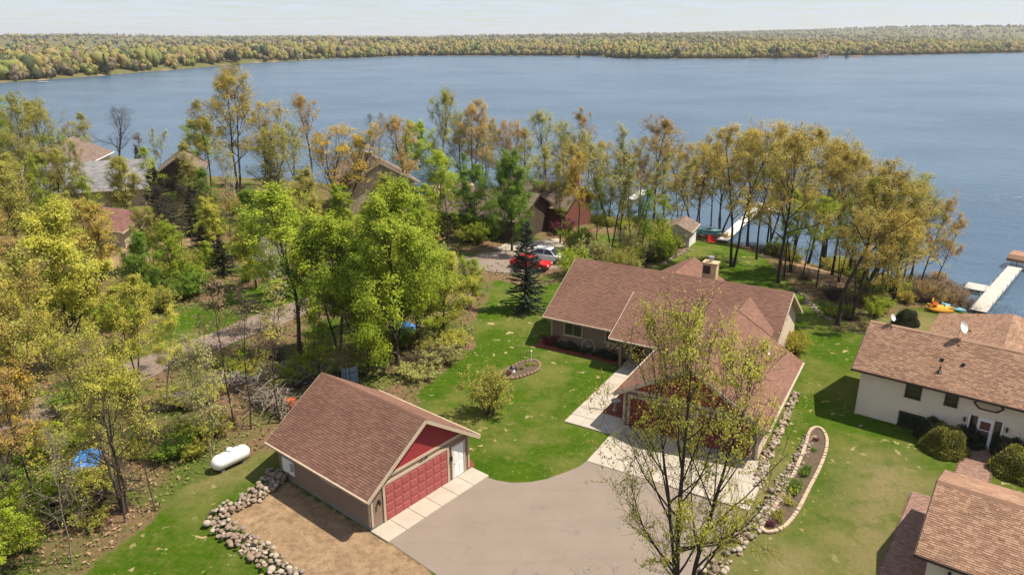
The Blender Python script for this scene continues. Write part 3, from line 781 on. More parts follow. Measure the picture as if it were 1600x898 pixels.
# rear gable wing with its ridge towards the lake
ra, rz_, re_ = 8.05, 5.55, 2.75
roof_plane(hs, [(ra - 4.6, 12.4, re_), (ra - 4.6, 5.2, re_), (ra, 5.2, rz_), (ra, 12.4, rz_)], MT['shingle'], MT['trim'], name='rear_roof')
roof_plane(hs, [(ra + 4.6, 5.2, re_), (ra + 4.6, 12.4, re_), (ra, 12.4, rz_), (ra, 5.2, rz_)], MT['shingle'], MT['trim'], name='rear_roof')
m = MB(); m.prism([(ra - 4, 9, -2.5), (ra + 4, 9, -2.5), (ra + 4, 9, re_ + .2), (ra, 9, rz_ - .18), (ra - 4, 9, re_ + .2)], (0, 3.0, 0)); m.build('wall', MT['siding'], hs)
# chimney
ch = box('chimney', MT['chimney'], hs, (11.25, 6.3, 5.9), (1.15, .85, 2.3), 0, .02)
box('chimney_crown', MT['chimney'], ch, (11.25, 6.3, 7.1), (1.3, 1.0, .13), 0, .02)
box('louvre', MT['brown'], ch, (11.05, 5.86, 6.55), (.6, .03, .7))
mm = MB(); mm.tube([(11.25, 6.3, 7.15), (11.25, 6.3, 7.45)], .16, 12); mm.tube([(11.25, 6.3, 7.45), (11.25, 6.3, 7.62)], .24, 12); mm.build('chimney_cap', MT['metal'], ch)
mm = MB(); mm.tube([(18.1, -2.4, 3.6), (18.1, -2.4, 4.35)], .05, 8); mm.tube([(18.1, -2.4, 3.72), (18.1, -2.4, 3.8)], [.16, .06], 8); mm.build('vent_pipe', MT['white'], hs)

# concrete pad, walkway
pad = empty('concrete_forecourt', (3.66, 58.8, 0), HA); pad['kind'] = 'structure'
for i in range(4):
    for j in range(2): box('concrete_slab', MT['concrete'], pad, (10.55 + 9.9 / 4 * (i + .5), -16.05 + 5.4 / 2 * (j + .5), .0), (9.9 / 4 - .02, 2.68, .12), 0, .01)
wk = empty('walkway', (3.66, 58.8, 0), HA); wk['kind'] = 'structure'
for j in range(7): box('concrete_slab', MT['concrete'], wk, (8.0, -1.2 - 1.42 * (j + .5), .02), (1.75, 1.40, .12), 0, .012)
for i in range(3): box('concrete_slab', MT['concrete'], wk, (7.72 + 1.16 * i, -11.75, .02), (1.14, 1.18, .12), 0, .012)
box('concrete_slab', MT['concrete'], wk, (9.75, -10.55, .02), (1.7, 1.18, .12), 0, .012)
box('porch_slab', MT['concrete'], wk, (8.6, -1.3 + .1, .07), (3.0, 1.15, .2), 0, .012)
def local_poly(name, loc, rz, pts, z, mat, th=.05):
    c, s = math.cos(rz), math.sin(rz)
    return tri_fill(name, [(loc[0] + a * c - b * s, loc[1] + a * s + b * c) for a, b in pts], z, mat, th)
o = local_poly('mulch_bed', (3.66, 58.8), HA, [(8.95, -9.9), (10.65, -9.9), (10.65, -2.6), (9.0, -2.0), (8.95, -5)], .0, MT['mulch'], .06); o['kind'] = 'structure'
o = local_poly('mulch_bed', (3.66, 58.8), HA, [(-.9, -.6), (-.9, -2.1), (1.2, -2.0), (4.5, -1.9), (6.8, -1.9), (6.9, -.6)], .0, MT['mulch'], .05); o['kind'] = 'structure'
o = local_poly('mulch_bed', (3.66, 58.8), HA, [(17.8, .6), (19.2, .9), (19.6, 3.5), (19.0, 6), (17.8, 6)], .0, MT['mulch'], .05); o['kind'] = 'structure'
o = local_poly('mulch_bed', (-7.47, 32.89), GA, [(7.7, -.2), (8.2, .1), (8.5, .8), (8.2, 1.5), (7.7, 1.7)], .0, MT['mulch'], .05); o['kind'] = 'structure'

# ---------------------------------------------------------------- neighbour house
NA = math.atan2(-.603, .798)
nb = empty('neighbour_house', (23.95, 45.80, 0), NA, 'white-sided split-level house with tan shingle roof and brown trim', 'house')
NL, NE, NR_, NBE, NBR = 30.0, 3.5, 5.75, -.55, 3.4
ns = (NR_ - NE) / (NBR - NBE)
m = MB(); m.prism([(0, 0, -1.5), (0, 0, NE + .05), (0, NBR, NR_ - .17), (0, 2 * NBR, NE + .05), (0, 2 * NBR, -1.5)], (NL, 0, 0)); m.build('wall', MT['siding_w'], nb)
roof_plane(nb, [(-.55, NBE, NE), (NL, NBE, NE), (NL, NBR, NR_), (-.55, NBR, NR_)], MT['shingle_tan'], MT['brown'], tw=.25, ex=.13)
roof_plane(nb, [(NL, 2 * NBR - NBE, NE), (-.55, 2 * NBR - NBE, NE), (-.55, NBR, NR_), (NL, NBR, NR_)], MT['shingle_tan'], MT['brown'])
mm = MB(); mm.prism([(-.55, NBR - .17, NR_ - .05), (-.55, NBR, NR_ + .05), (-.55, NBR + .17, NR_ - .05), (-.55, NBR, NR_ + .015)], (NL, 0, 0)); mm.build('ridge_cap', MT['shingle_tan'], nb)
beam('gutter', MT['brown'], nb, (-.55, NBE - .06, NE - .06), (NL, NBE - .06, NE - .06), .11, .13)
for bb in (NBE, 2 * NBR - NBE): beam('rake_board', MT['brown'], nb, (-.58, bb, NE - .14), (-.58, NBR, NR_ - .14), .05, .22)
siding(nb, (0, 0), (1, 0), nF, 22, .1, NE + .1, MT['siding_w'], .19)
siding(nb, (0, 2 * NBR), (0, -1), (-1, 0), 2 * NBR, -.4, NR_ - .3, MT['siding_w'], .2, (NE + .05, 1 / ns), (NE + .05, 1 / ns))
wbox('corner_board', MT['siding_w'], nb, (.05, -.04, 1.75), nF, .11, .06, 3.5)
window(nb, (3.28, 0, 2.72), nF, .95, .95, MT['brown'], 2, horiz=True)
window(nb, (5.48, 0, 2.8), nF, .75, .85, MT['brown'], 2, horiz=True)
window(nb, (3.46, 0, .62), nF, 1.55, 1.0, MT['brown'], 2)
# hexagonal window over the entry
m = MB(); hx = [(-.85, 0), (-.5, .36), (.5, .36), (.85, 0), (.5, -.36), (-.5, -.36)]
for k in range(6):
    p, q = hx[k], hx[(k + 1) % 6]; m.prism([(7.5 + p[0], -.09, 3.0 + p[1]), (7.5 + q[0], -.09, 3.0 + q[1]), (7.5 + q[0] * .86, -.09, 3.0 + q[1] * .8), (7.5 + p[0] * .86, -.09, 3.0 + p[1] * .8)], (0, .08, 0))
hw = m.build('window', MT['brown'], nb)
m = MB(); m.prism([(7.5 + a * .87, -.045, 3.0 + b * .82) for a, b in hx], (0, .03, 0)); m.build('pane', MT['beige'], hw)
ed = wbox('entry_door', MT['white'], nb, (7.55, -.05, 1.15), nF, .86, .06, 1.9)
wbox('pane', MT['glass'], ed, (7.55, -.09, .82), nF, .55, .02, .85)
wbox('door_panel', MT['brick'], ed, (7.55, -.09, 1.6), nF, .55, .02, .55)
for s_ in (-1, 1):
    wbox('side_light', MT['glass'], nb, (7.55 + s_ * .66, -.05, 1.15), nF, .38, .05, 1.9)
    wbox('door_casing', MT['white'], nb, (7.55 + s_ * .91, -.06, 1.18), nF, .1, .1, 2.0)
    sconce(nb, (7.55 + s_ * 1.15, -.03, 1.75), nF)
# hipped rear wing towards the lake
ZP = 5.05
hp0 = (7.4, 13.2)
e_ = 2.5; hwid = 5.2
ridge_b0 = 3.6
for pts in ([(hp0[0] - hwid, hp0[1] + hwid * .9, e_), (hp0[0] - hwid, ridge_b0, e_), (hp0[0], ridge_b0, ZP), (hp0[0], hp0[1], ZP)],
            [(hp0[0] + hwid, ridge_b0, e_), (hp0[0] + hwid, hp0[1] + hwid * .9, e_), (hp0[0], hp0[1], ZP), (hp0[0], ridge_b0, ZP)],
            [(hp0[0] + hwid, hp0[1] + hwid * .9, e_), (hp0[0] - hwid, hp0[1] + hwid * .9, e_), (hp0[0], hp0[1], ZP)]):
    roof_plane(nb, pts, MT['shingle_tan'], MT['brown'], name='rear_roof')
m = MB(); m.box(hp0[0], (6.5 + hp0[1] + hwid * .8) / 2, .0, hwid * 1.8, hp0[1] + hwid * .8 - 6.4, 4.8); m.build('wall', MT['siding_w'], nb)
for a_, b_ in ((4.39, 1.53), (5.61, 1.5)):
    z_ = NE + ns * (b_ - NBE); bx_ = box('roof_vent', MT['black'], nb, (a_, b_, z_ + .06), (.22, .22, .16), 0, .03)
z_ = NE + ns * (.67 - NBE); mm = MB(); mm.tube([(4.45, .67, z_ - .05), (4.45, .67, z_ + .4)], .05, 8); mm.tube([(4.45, .67, z_), (4.45, .67, z_ + .1)], [.2, .06], 8); mm.build('vent_pipe', MT['black'], nb)

def dish(label, x, y, z, rz, s=1.0):
    t = empty('satellite_dish', (x, y, z), rz, label, 'satellite dish', 'satellite dishes on the white house')
    m = MB(); rings = []
    for i in range(4):
        r = .36 * i / 3 * s; rings.append([(r * math.cos(a) * .9, -.10 * s + .12 * (i / 3) ** 2 * s * -1, r * math.sin(a)) for a in np.linspace(0, 2 * math.pi, 16, endpoint=False)])
    for i in range(3):
        for k in range(16): m.poly([rings[i][k], rings[i][(k + 1) % 16], rings[i + 1][(k + 1) % 16], rings[i + 1][k]])
    for i in range(3):
        for k in range(16): m.poly([tuple(np.add(p, (0, .015, 0))) for p in (rings[i][k], rings[i + 1][k], rings[i + 1][(k + 1) % 16], rings[i][(k + 1) % 16])])
    d = m.build('reflector', MT['white'], t, smooth=True, fix=False); d.location.z = .75 * s; d.rotation_euler = (R(-25), 0, 0)
    m = MB(); m.tube([(0, .05, -.35), (0, .05, .3 * s), (0, -.05, .7 * s)], .03, 6); m.build('mast', MT['metal'], t)
    m = MB(); m.tube([(0, -.1, .5 * s), (0, -.55 * s, .7 * s)], .018, 5); m.box(0, -.56 * s, .72 * s, .08, .12, .08); m.build('receiver_arm', MT['black'], t)
    return t
def nloc(a, b): return (23.95 + a * .798 + b * .603, 45.80 - a * .603 + b * .798)
x_, y_ = nloc(.7, 3.5); dish('white satellite dish near the roof ridge end beside the dark shrub', x_, y_, NR_ - .1, .6, .75)
x_, y_ = nloc(4.9, 3.5); dish('tall white satellite dish on the ridge beside the hipped lake wing', x_, y_, NR_ - .1, .5, 1.15)

# neighbour's garage
ng = empty('neighbour_garage', (18.50 + .55 * .798 + .5 * .603, 27.98 - .55 * .603 + .5 * .798, 0), NA, 'neighbouring garage with blended tan shingles beside a clay paver path', 'garage')
W_ = 8.6; e_, r_ = 2.5, 4.1
roof_plane(ng, [(-.55, -.5, e_), (13, -.5, e_), (13, W_ / 2 - .5, r_), (-.55, W_ / 2 - .5, r_)], MT['shingle_tan'], MT['brown'], tw=.25, ex=.13)
roof_plane(ng, [(13, W_ - .5, e_), (-.55, W_ - .5, e_), (-.55, W_ / 2 - .5, r_), (13, W_ / 2 - .5, r_)], MT['shingle_tan'], MT['brown'])
mm = MB(); mm.prism([(-.55, W_ / 2 - .67, r_ - .04), (-.55, W_ / 2 - .5, r_ + .05), (-.55, W_ / 2 - .33, r_ - .04), (-.55, W_ / 2 - .5, r_ + .015)], (13.5, 0, 0)); mm.build('ridge_cap', MT['shingle_tan'], ng)
m = MB(); m.prism([(0, 0, -.2), (0, 0, e_ + .0), (0, W_ / 2 - .5, r_ - .17), (0, W_ - 1, e_ + .0), (0, W_ - 1, -.2)], (12.5, 0, 0)); m.build('wall', MT['siding_w'], ng)
siding(ng, (0, W_ - 1), (0, -1), (-1, 0), W_ - 1, .1, r_ - .3, MT['siding_w'], .2, (e_, 2.7), (e_, 2.7))
beam('gutter', MT['brown'], ng, (-.55, -.56, e_ - .06), (13, -.56, e_ - .06), .11, .13)
for bb in (-.5, W_ - .5): beam('rake_board', MT['brown'], ng, (-.58, bb, e_ - .13), (-.58, W_ / 2 - .5, r_ - .13), .05, .2)
wbox('garage_door', MT['white'], ng, (4.4, -.03, 1.1), nF, 4.9, .06, 2.2)
for a_ in (1.85, 6.95): wbox('door_casing', MT['brown'], ng, (a_, -.05, 1.15), nF, .16, .1, 2.3)
sconce(ng, (.9, -.02, 1.8), nF)

# ---------------------------------------------------------------- houses among the trees
def far_house(name, label, x, y, rz, L, W, ze_, zr_, wm, rm, z0=None, dm=None, wins=(), chim=None, ov=.6, cat='house'):
    z0 = gz(x, y) - .1 if z0 is None else z0
    t = empty(name, (x, y, z0), rz, label, cat)
    dm = dm or MT['trim']
    m = MB(); s = (zr_ - ze_) / (W / 2 + ov)
    m.prism([(-L / 2, -W / 2, -1), (-L / 2, -W / 2, ze_ + s * ov - .16), (-L / 2, 0, zr_ - .16), (-L / 2, W / 2, ze_ + s * ov - .16), (-L / 2, W / 2, -1)], (L, 0, 0)); m.build('wall', wm, t)
    lo = L / 2 + ov
    for sg in (-1, 1):
        b = sg * (W / 2 + ov)
        roof_plane(t, [(-lo * -sg if 0 else -lo * (1 if sg < 0 else -1), b, ze_), (lo * (1 if sg < 0 else -1), b, ze_), (lo * (1 if sg < 0 else -1), 0, zr_), (-lo * (1 if sg < 0 else -1), 0, zr_)], rm, dm, ex=.3, tw=.6)
        for aa in (-lo - .03, lo + .03): beam('rake_board', dm, t, (aa, b, ze_ - .14), (aa, 0, zr_ - .14), .06, .24)
        beam('gutter', dm, t, (-lo, b + sg * .06, ze_ - .06), (lo, b + sg * .06, ze_ - .06), .12, .14)
    for (c, n2, w, h) in wins: window(t, c, n2, w, h, dm, 2)
    if chim:
        o = box('chimney', chim[3], t, (chim[0], chim[1], chim[2] - 1), (1.2, .9, 3.4)); box('chimney_crown', chim[3], o, (chim[0], chim[1], chim[2] + .75), (1.4, 1.1, .16))
    return t
fx, fy = (-64.11, 111.35)
far_house('lakeside_house', 'wide house with pale grey shingle roof among trees', fx - 1, fy + 4, .35, 14.5, 12, 2.8, 6.4, MT['beige'], MT['shingle_grey'], wins=[((-3, -6, 1.5), nF, 1.5, 1.2), ((3, -6, 1.5), nF, 1.5, 1.2), ((7.25, 0, 1.6), (1, 0), 1.5, 1.2)])
fx, fy = (-80.17, 123.14)
far_house('lakeside_house', 'brown-roofed house with cream gable and white rake boards', fx, fy + 8, .2 + math.pi / 2, 14, 12, 4.2, 7.2, MT['cream'], MT['shingle_far'], dm=MT['white'], wins=[((-7, 1.5, 4.3), (-1, 0), 1.6, 1.0), ((-7, -2, 1.6), (-1, 0), 1.6, 1.2)])
fx, fy = (-84.89, 122.07)
far_house('lakeside_house', 'brown-shingled house at the edge of the woods with long eaves', fx - 6, fy + 2, .3, 16, 11, 3.4, 6.4, MT['beige'], MT['shingle_far'], dm=MT['white'], wins=[((2, -5.5, 1.6), nF, 1.5, 1.2)])
fx, fy = (-48.54, 90.62)
far_house('woodland_garage', 'low garage with red-brown roof and sunlit end wall', fx - 1.5, fy + 2, -.42, 8, 7, 2.3, 3.9, MT['beige'], MT['shingle_red'], wins=[((4, 0, 1.3), (1, 0), 1.0, .8)], cat='garage')
fx, fy = (-52.76, 115.99)
far_house('dark_timber_house', 'tall dark-stained timber house with steep gable facing the lane', fx - 2, fy + 6, -1.25, 11, 6.4, 4.0, 6.7, MT['dkwood'], MT['shingle_far'], dm=MT['brown'], wins=[((5.5, 0, 4.0), (1, 0), 1.2, 1.2), ((5.5, -1.6, 2), (1, 0), 1.4, 1.3)])
fx, fy = (-20.11, 107.87)
far_house('beige_house', 'beige house with stone chimney at its gable behind golden tree', fx - 1, fy + 2, -1.2, 13, 10, 5.0, 8.2, MT['beige'], MT['shingle_far'], wins=[((6.5, 1.5, 4.6), (1, 0), 1.4, 1.2), ((6.5, -2, 2), (1, 0), 1.4, 1.2)], chim=(5.0, -1.2, 8.6, MT['stonechim']))
fx, fy = (-9.95, 118.42)
far_house('boathouse', 'small white boathouse with tan roof close to the water', fx, fy, .5, 6, 5, 2.4, 3.4, MT['white'], MT['chimney'], wins=[((0, -2.5, 1.3), nF, 1, .9)], cat='boathouse')
fx, fy = (-2.49, 92.49)
far_house('brown_cottage', 'brown cottage with layered shingle roofs beside the parking court', fx + .5, fy + 5, -.55, 12, 9, 2.8, 5.6, MT['dkwood'], MT['shingle_far'], dm=MT['brown'], wins=[((-2, -4.5, 1.4), nF, 1.4, 1.1), ((3, -4.5, 1.4), nF, 1.4, 1.1)])
fx, fy = (3.51, 98.20)
far_house('brick_cottage', 'dark red brick cottage with tall brick chimney behind redbud', fx + 1, fy + 4, -.55, 11, 8, 3.2, 5.8, MT['brick'], MT['shingle_far'], dm=MT['brown'], wins=[((-2, -4, 1.5), nF, 1.4, 1.1)], chim=(4.6, 0, 6.6, MT['brick']))
# garden shed
fx, fy = (21.39, 89.18)
far_house('garden_shed', 'small white garden shed with brown roof beside stacked kayaks', fx, fy + 1.5, 1.15, 4.4, 3.2, 2.2, 3.1, MT['white'], MT['shingle_far'], wins=[((-2.2, .5, 1.3), (-1, 0), .7, .7)], ov=.3, cat='shed')
# ---------------------------------------------------------------- trees
def tubes(L, Rr, k):
    """L (N,P,3) polylines, Rr (N,P) radii -> verts, quads"""
    Nn, Pn, _ = L.shape
    d = np.empty_like(L); d[:, 1:-1] = L[:, 2:] - L[:, :-2]; d[:, 0] = L[:, 1] - L[:, 0]; d[:, -1] = L[:, -1] - L[:, -2]
    d /= np.linalg.norm(d, axis=2, keepdims=True) + 1e-9
    ref = np.where(np.abs(d[:, :1, 2:3]) > .9, np.array([1., 0, 0]), np.array([0, 0, 1.]))
    ref = np.broadcast_to(ref, d.shape)
    u = np.cross(d, ref); u /= np.linalg.norm(u, axis=2, keepdims=True) + 1e-9
    w = np.cross(d, u)
    an = np.linspace(0, 2 * np.pi, k, endpoint=False)
    V = L[:, :, None] + Rr[:, :, None, None] * (u[:, :, None] * np.cos(an)[None, None, :, None] + w[:, :, None] * np.sin(an)[None, None, :, None])
    ix = np.arange(Nn * Pn * k).reshape(Nn, Pn, k)
    a = ix[:, :-1]; b = np.roll(a, -1, axis=2); c = ix[:, 1:]; e = np.roll(c, -1, axis=2)
    return V.reshape(-1, 3), np.stack([a, b, e, c], -1).reshape(-1, 4)
def merge(parts):
    Vs, Fs, o = [], [], 0
    for v, f in parts: Vs.append(v); Fs.append(f + o); o += len(v)
    return np.concatenate(Vs), np.concatenate(Fs)
def nrmz(a): return a / (np.linalg.norm(a, axis=-1, keepdims=True) + 1e-9)
def leaf_quads(g, c, size, upb=1.0, asp=.62, nrm=None):
    n = len(c); nr = nrmz(g.normal(size=(n, 3)) + np.array([0, 0, upb])) if nrm is None else nrm; t = nrmz(np.cross(nr, g.normal(size=(n, 3)))); b = np.cross(nr, t)
    s = size * g.uniform(.6, 1.35, (n, 1))
    V = np.stack([c - t * s * .5, c + b * s * asp * .5 - nr * s * .10, c + t * s * .5, c - b * s * asp * .5 - nr * s * .10], 1)
    return V.reshape(-1, 3), np.arange(n * 4).reshape(n, 4)
def branches(g, base, bdir, length, npts, curl, wob):
    """vectorised polylines: base (N,3), unit dir (N,3), length (N,)"""
    n = len(base); L = np.empty((n, npts, 3)); L[:, 0] = base; d = bdir.copy(); st = length / (npts - 1)
    for i in range(1, npts):
        d = nrmz(d + np.array([0, 0, curl]) + g.normal(size=(n, 3)) * wob); L[:, i] = L[:, i - 1] + d * st[:, None]
    return L
def along(L, s):
    """points at parameter s (N,M) on polylines L (N,P,3) -> pos (N,M,3), tangent"""
    P_ = L.shape[1]; f = s * (P_ - 1); i = np.minimum(f.astype(int), P_ - 2); t = (f - i)[..., None]
    n = np.arange(len(L))[:, None]
    return L[n, i] * (1 - t) + L[n, i + 1] * t, nrmz(L[n, i + 1] - L[n, i])

def make_tree(seed, h, r=.2, cbase=.3, n1=13, spread=.30, el=(20, 65), n2=7, n3=5, leaves=9000, leaf=.24, stems=1, lean=.0, splay=.25, curl=.12, full=.75, clump=.16, top=.95, kink=.035):
    g = np.random.default_rng(seed)
    az0 = g.uniform(0, 6.28)
    base = np.zeros((stems, 3)); a = az0 + np.arange(stems) * 6.28 / max(stems, 1) + g.normal(size=stems) * .3
    sd_ = (splay if stems > 1 else 0) * g.uniform(.6, 1.2, stems)
    dirs = np.stack([np.cos(a) * sd_ + lean, np.sin(a) * sd_, np.ones(stems)], -1); dirs = nrmz(dirs)
    if stems > 1: base[:, 0] = np.cos(a) * r * .7; base[:, 1] = np.sin(a) * r * .7
    hl = h * top * g.uniform(.86, 1.0, stems); hl[0] = h * top
    L0 = branches(g, base, dirs, hl, 11, .02, kink)
    L0[:, 0, 2] -= .3
    t0 = np.linspace(0, 1, 11)
    rr = r if stems == 1 else r * .75
    R0 = rr * (.12 + .88 * (1 - t0) ** .9) * g.uniform(.8, 1.1, (stems, 1)); R0[:, 0] *= 1.35
    # limbs
    tt = np.linspace(0, 1, n1)[None] + g.normal(size=(stems, n1)) * .025; tt = np.clip(tt, 0, 1); s1 = cbase + (.98 - cbase) * tt
    p1, tg = along(L0, s1)
    az = (np.arange(n1) * 2.4)[None] + g.uniform(0, 6.28, (stems, 1)) + g.normal(size=(stems, n1)) * .4
    if stems > 1: az = az * .75 + a[:, None] * .25
    ee = np.radians(el[0] + (el[1] - el[0]) * tt + g.normal(size=tt.shape) * 8)
    d1 = np.stack([np.cos(az) * np.cos(ee), np.sin(az) * np.cos(ee), np.sin(ee)], -1); d1 = nrmz(d1 + tg * .35)
    prof = (.42 + .58 * np.sin(np.pi * (full * .35 + (1 - full * .35) * tt)))
    l1 = (spread * h * prof * g.uniform(.7, 1.2, tt.shape)).ravel()
    L1 = branches(g, p1.reshape(-1, 3), d1.reshape(-1, 3), l1, 7, curl, .10)
    rb = np.interp(s1.ravel(), t0, R0.mean(0)) * .55
    R1 = np.maximum(rb[:, None] * (1 - .85 * np.linspace(0, 1, 7))[None], .012)
    # boughs
    s2 = g.uniform(.25, 1.0, (len(L1), n2)); p2, t2 = along(L1, s2)
    d2 = nrmz(t2 * .75 + g.normal(size=t2.shape) * .62 + np.array([0, 0, .22]))
    l2 = (l1[:, None] * (.62 - .34 * s2) * g.uniform(.6, 1.25, s2.shape)).ravel() + .25
    L2 = branches(g, p2.reshape(-1, 3), d2.reshape(-1, 3), l2, 5, curl * .6, .14)
    R2 = np.maximum((np.repeat(R1.mean(1), n2)[:, None] * .45) * (1 - .8 * np.linspace(0, 1, 5))[None], .008)
    # twigs
    s3 = g.uniform(.2, 1.0, (len(L2), n3)); p3, t3 = along(L2, s3)
    d3 = nrmz(t3 * .6 + g.normal(size=t3.shape) * .7 + np.array([0, 0, .15]))
    l3 = (l2[:, None] * .5 * g.uniform(.5, 1.2, s3.shape)).ravel() + .12
    L3 = branches(g, p3.reshape(-1, 3), d3.reshape(-1, 3), l3, 3, .05, .12)
    R3 = np.full((len(L3), 3), .007) * np.array([1.2, 1.0, .5])
    V, Fc = merge([tubes(L0, R0, 8), tubes(L1, R1, 5), tubes(L2, R2, 4), tubes(L3, R3, 3)])
    wood = np_mesh('trunk', V, Fc, smooth=True)
    crown = None
    if leaves:
        k = g.integers(0, len(L3), leaves)
        # whole twigs bare or thick with leaf, so that the crown has gaps and clumps
        wgt = g.uniform(0, 1, len(L3)) ** 1.5 * (g.uniform(0, 1, len(L2)) ** 1.6)[np.arange(len(L3)) // n3]; k = g.choice(len(L3), leaves, p=wgt / wgt.sum())
        c, _ = along(L3[k], g.uniform(.15, 1.05, (leaves, 1))); c = c[:, 0] + g.normal(size=(leaves, 3)) * clump * np.array([1, 1, .7])
        # leaves face outward from their bough and from the crown, as they do towards the light
        bo = L2[:, 2][k // n3]; ax = np.array([L0[:, 6, 0].mean(), L0[:, 6, 1].mean(), h * .5])
        nr = nrmz(nrmz(c - bo) * .55 + nrmz(c - ax) * .55 + np.array([0, 0, .4]) + g.normal(size=c.shape) * .45)
        V, Fc = leaf_quads(g, c, leaf, nrm=nr)
        tw_t = g.uniform(0, 1, len(L3))[k]
        crown = np_mesh('crown', V, Fc, np.clip(tw_t * .6 + g.uniform(0, .4, leaves), 0, 1))
    return wood, crown

def make_spruce(seed, h, rad, n=26, needles=9000, ln=.26):
    g = np.random.default_rng(seed)
    L0 = branches(g, np.zeros((1, 3)), np.array([[0, 0, 1.]]), np.array([h]), 9, .02, .012); L0[:, 0, 2] -= .3
    R0 = (.016 * h + .03) * (1.05 - np.linspace(0, 1, 9))[None]
    per = 9; z = np.repeat(np.linspace(.06, .97, n), per) + g.normal(size=n * per) * .012; z = np.clip(z, .03, .985)
    p, _ = along(np.repeat(L0, n * per, 0), z[:, None]); p = p[:, 0]
    az = g.uniform(0, 6.28, n * per); ee = np.radians(-18 + 50 * z + g.normal(size=n * per) * 6)
    d = np.stack([np.cos(az) * np.cos(ee), np.sin(az) * np.cos(ee), np.sin(ee)], -1)
    ln_ = rad * (1.02 - z) ** .85 * g.uniform(.72, 1.12, n * per) + .06
    L1 = branches(g, p, d, ln_, 5, .03, .05)
    R1 = .022 * (1.1 - np.linspace(0, 1, 5))[None] * np.ones((n * per, 1))
    V, Fc = merge([tubes(L0, R0, 7), tubes(L1, R1, 3)])
    wood = np_mesh('trunk', V, Fc, smooth=True)
    wg = ln_ ** 1.2; k = g.choice(n * per, needles, p=wg / wg.sum())
    s = g.uniform(.1, 1.02, (needles, 1)); c, t = along(L1[k], s); c = c[:, 0]; t = t[:, 0]
    side = nrmz(np.cross(t, np.array([0, 0, 1.]))) * g.choice([-1, 1], (needles, 1))
    dd = nrmz(t * .8 + side * g.uniform(.1, .9, (needles, 1)) + g.normal(size=t.shape) * .18 - np.array([0, 0, .12]))
    nn_ = nrmz(np.cross(dd, g.normal(size=dd.shape))); b = np.cross(dd, nn_)
    sz = ln * g.uniform(.7, 1.3, (needles, 1))
    V = np.stack([c, c + dd * sz * .5 + b * sz * .16, c + dd * sz, c + dd * sz * .5 - b * sz * .16], 1).reshape(-1, 3)
    return wood, np_mesh('crown', V, np.arange(needles * 4).reshape(-1, 4), g.uniform(0, 1, needles))

def make_bush(seed, h, rad, leaves=2500, leaf=.16, stems=26, ball=False, bare=False):
    g = np.random.default_rng(seed)
    az = g.uniform(0, 6.28, stems); sp_ = g.uniform(.1, 1, stems) ** .7
    d = nrmz(np.stack([np.cos(az) * sp_ * rad, np.sin(az) * sp_ * rad, np.full(stems, h)], -1))
    b0 = np.stack([np.cos(az), np.sin(az), np.zeros(stems)], -1) * .12 * rad
    L1 = branches(g, b0, d, np.hypot(h, rad * sp_) * g.uniform(.7, 1.0, stems), 6, -.02, .10); L1[:, 0, 2] -= .15
    R1 = .02 * (1.1 - np.linspace(0, 1, 6))[None] * np.ones((stems, 1))
    n2 = 9; s2 = g.uniform(.25, 1, (stems, n2)); p2, t2 = along(L1, s2)
    L2 = branches(g, p2.reshape(-1, 3), nrmz(t2 * .5 + g.normal(size=t2.shape) * .6).reshape(-1, 3), np.full(stems * n2, .3 * h) * g.uniform(.5, 1.2, stems * n2), 4, .05, .12)
    R2 = .008 * (1.1 - np.linspace(0, 1, 4))[None] * np.ones((stems * n2, 1))
    V, Fc = merge([tubes(L1, R1, 4), tubes(L2, R2, 3)]); wood = np_mesh('stems', V, Fc)
    if bare: return wood, None
    if ball:
        q = nrmz(g.normal(size=(leaves, 3))); q[:, 2] = np.abs(q[:, 2]) * 1.0 - .12
        lump = 1 + .10 * np.sin(q[:, 0] * 7 + seed) * np.cos(q[:, 1] * 6) + .06 * np.sin(q[:, 2] * 11)
        c = q * np.array([rad, rad, h]) * (lump * g.uniform(.80, 1.02, leaves))[:, None]; c[:, 2] = np.maximum(c[:, 2], .05)
    else:
        wg = g.uniform(0, 1, len(L2)) ** 1.3; k = g.choice(len(L2), leaves, p=wg / wg.sum()); c, _ = along(L2[k], g.uniform(.2, 1.05, (leaves, 1))); c = c[:, 0] + g.normal(size=(leaves, 3)) * .07
        c[:, 2] = np.maximum(c[:, 2], .03)
    V, Fc = leaf_quads(g, c, leaf)
    return wood, np_mesh('foliage', V, Fc, g.uniform(0, 1, leaves))

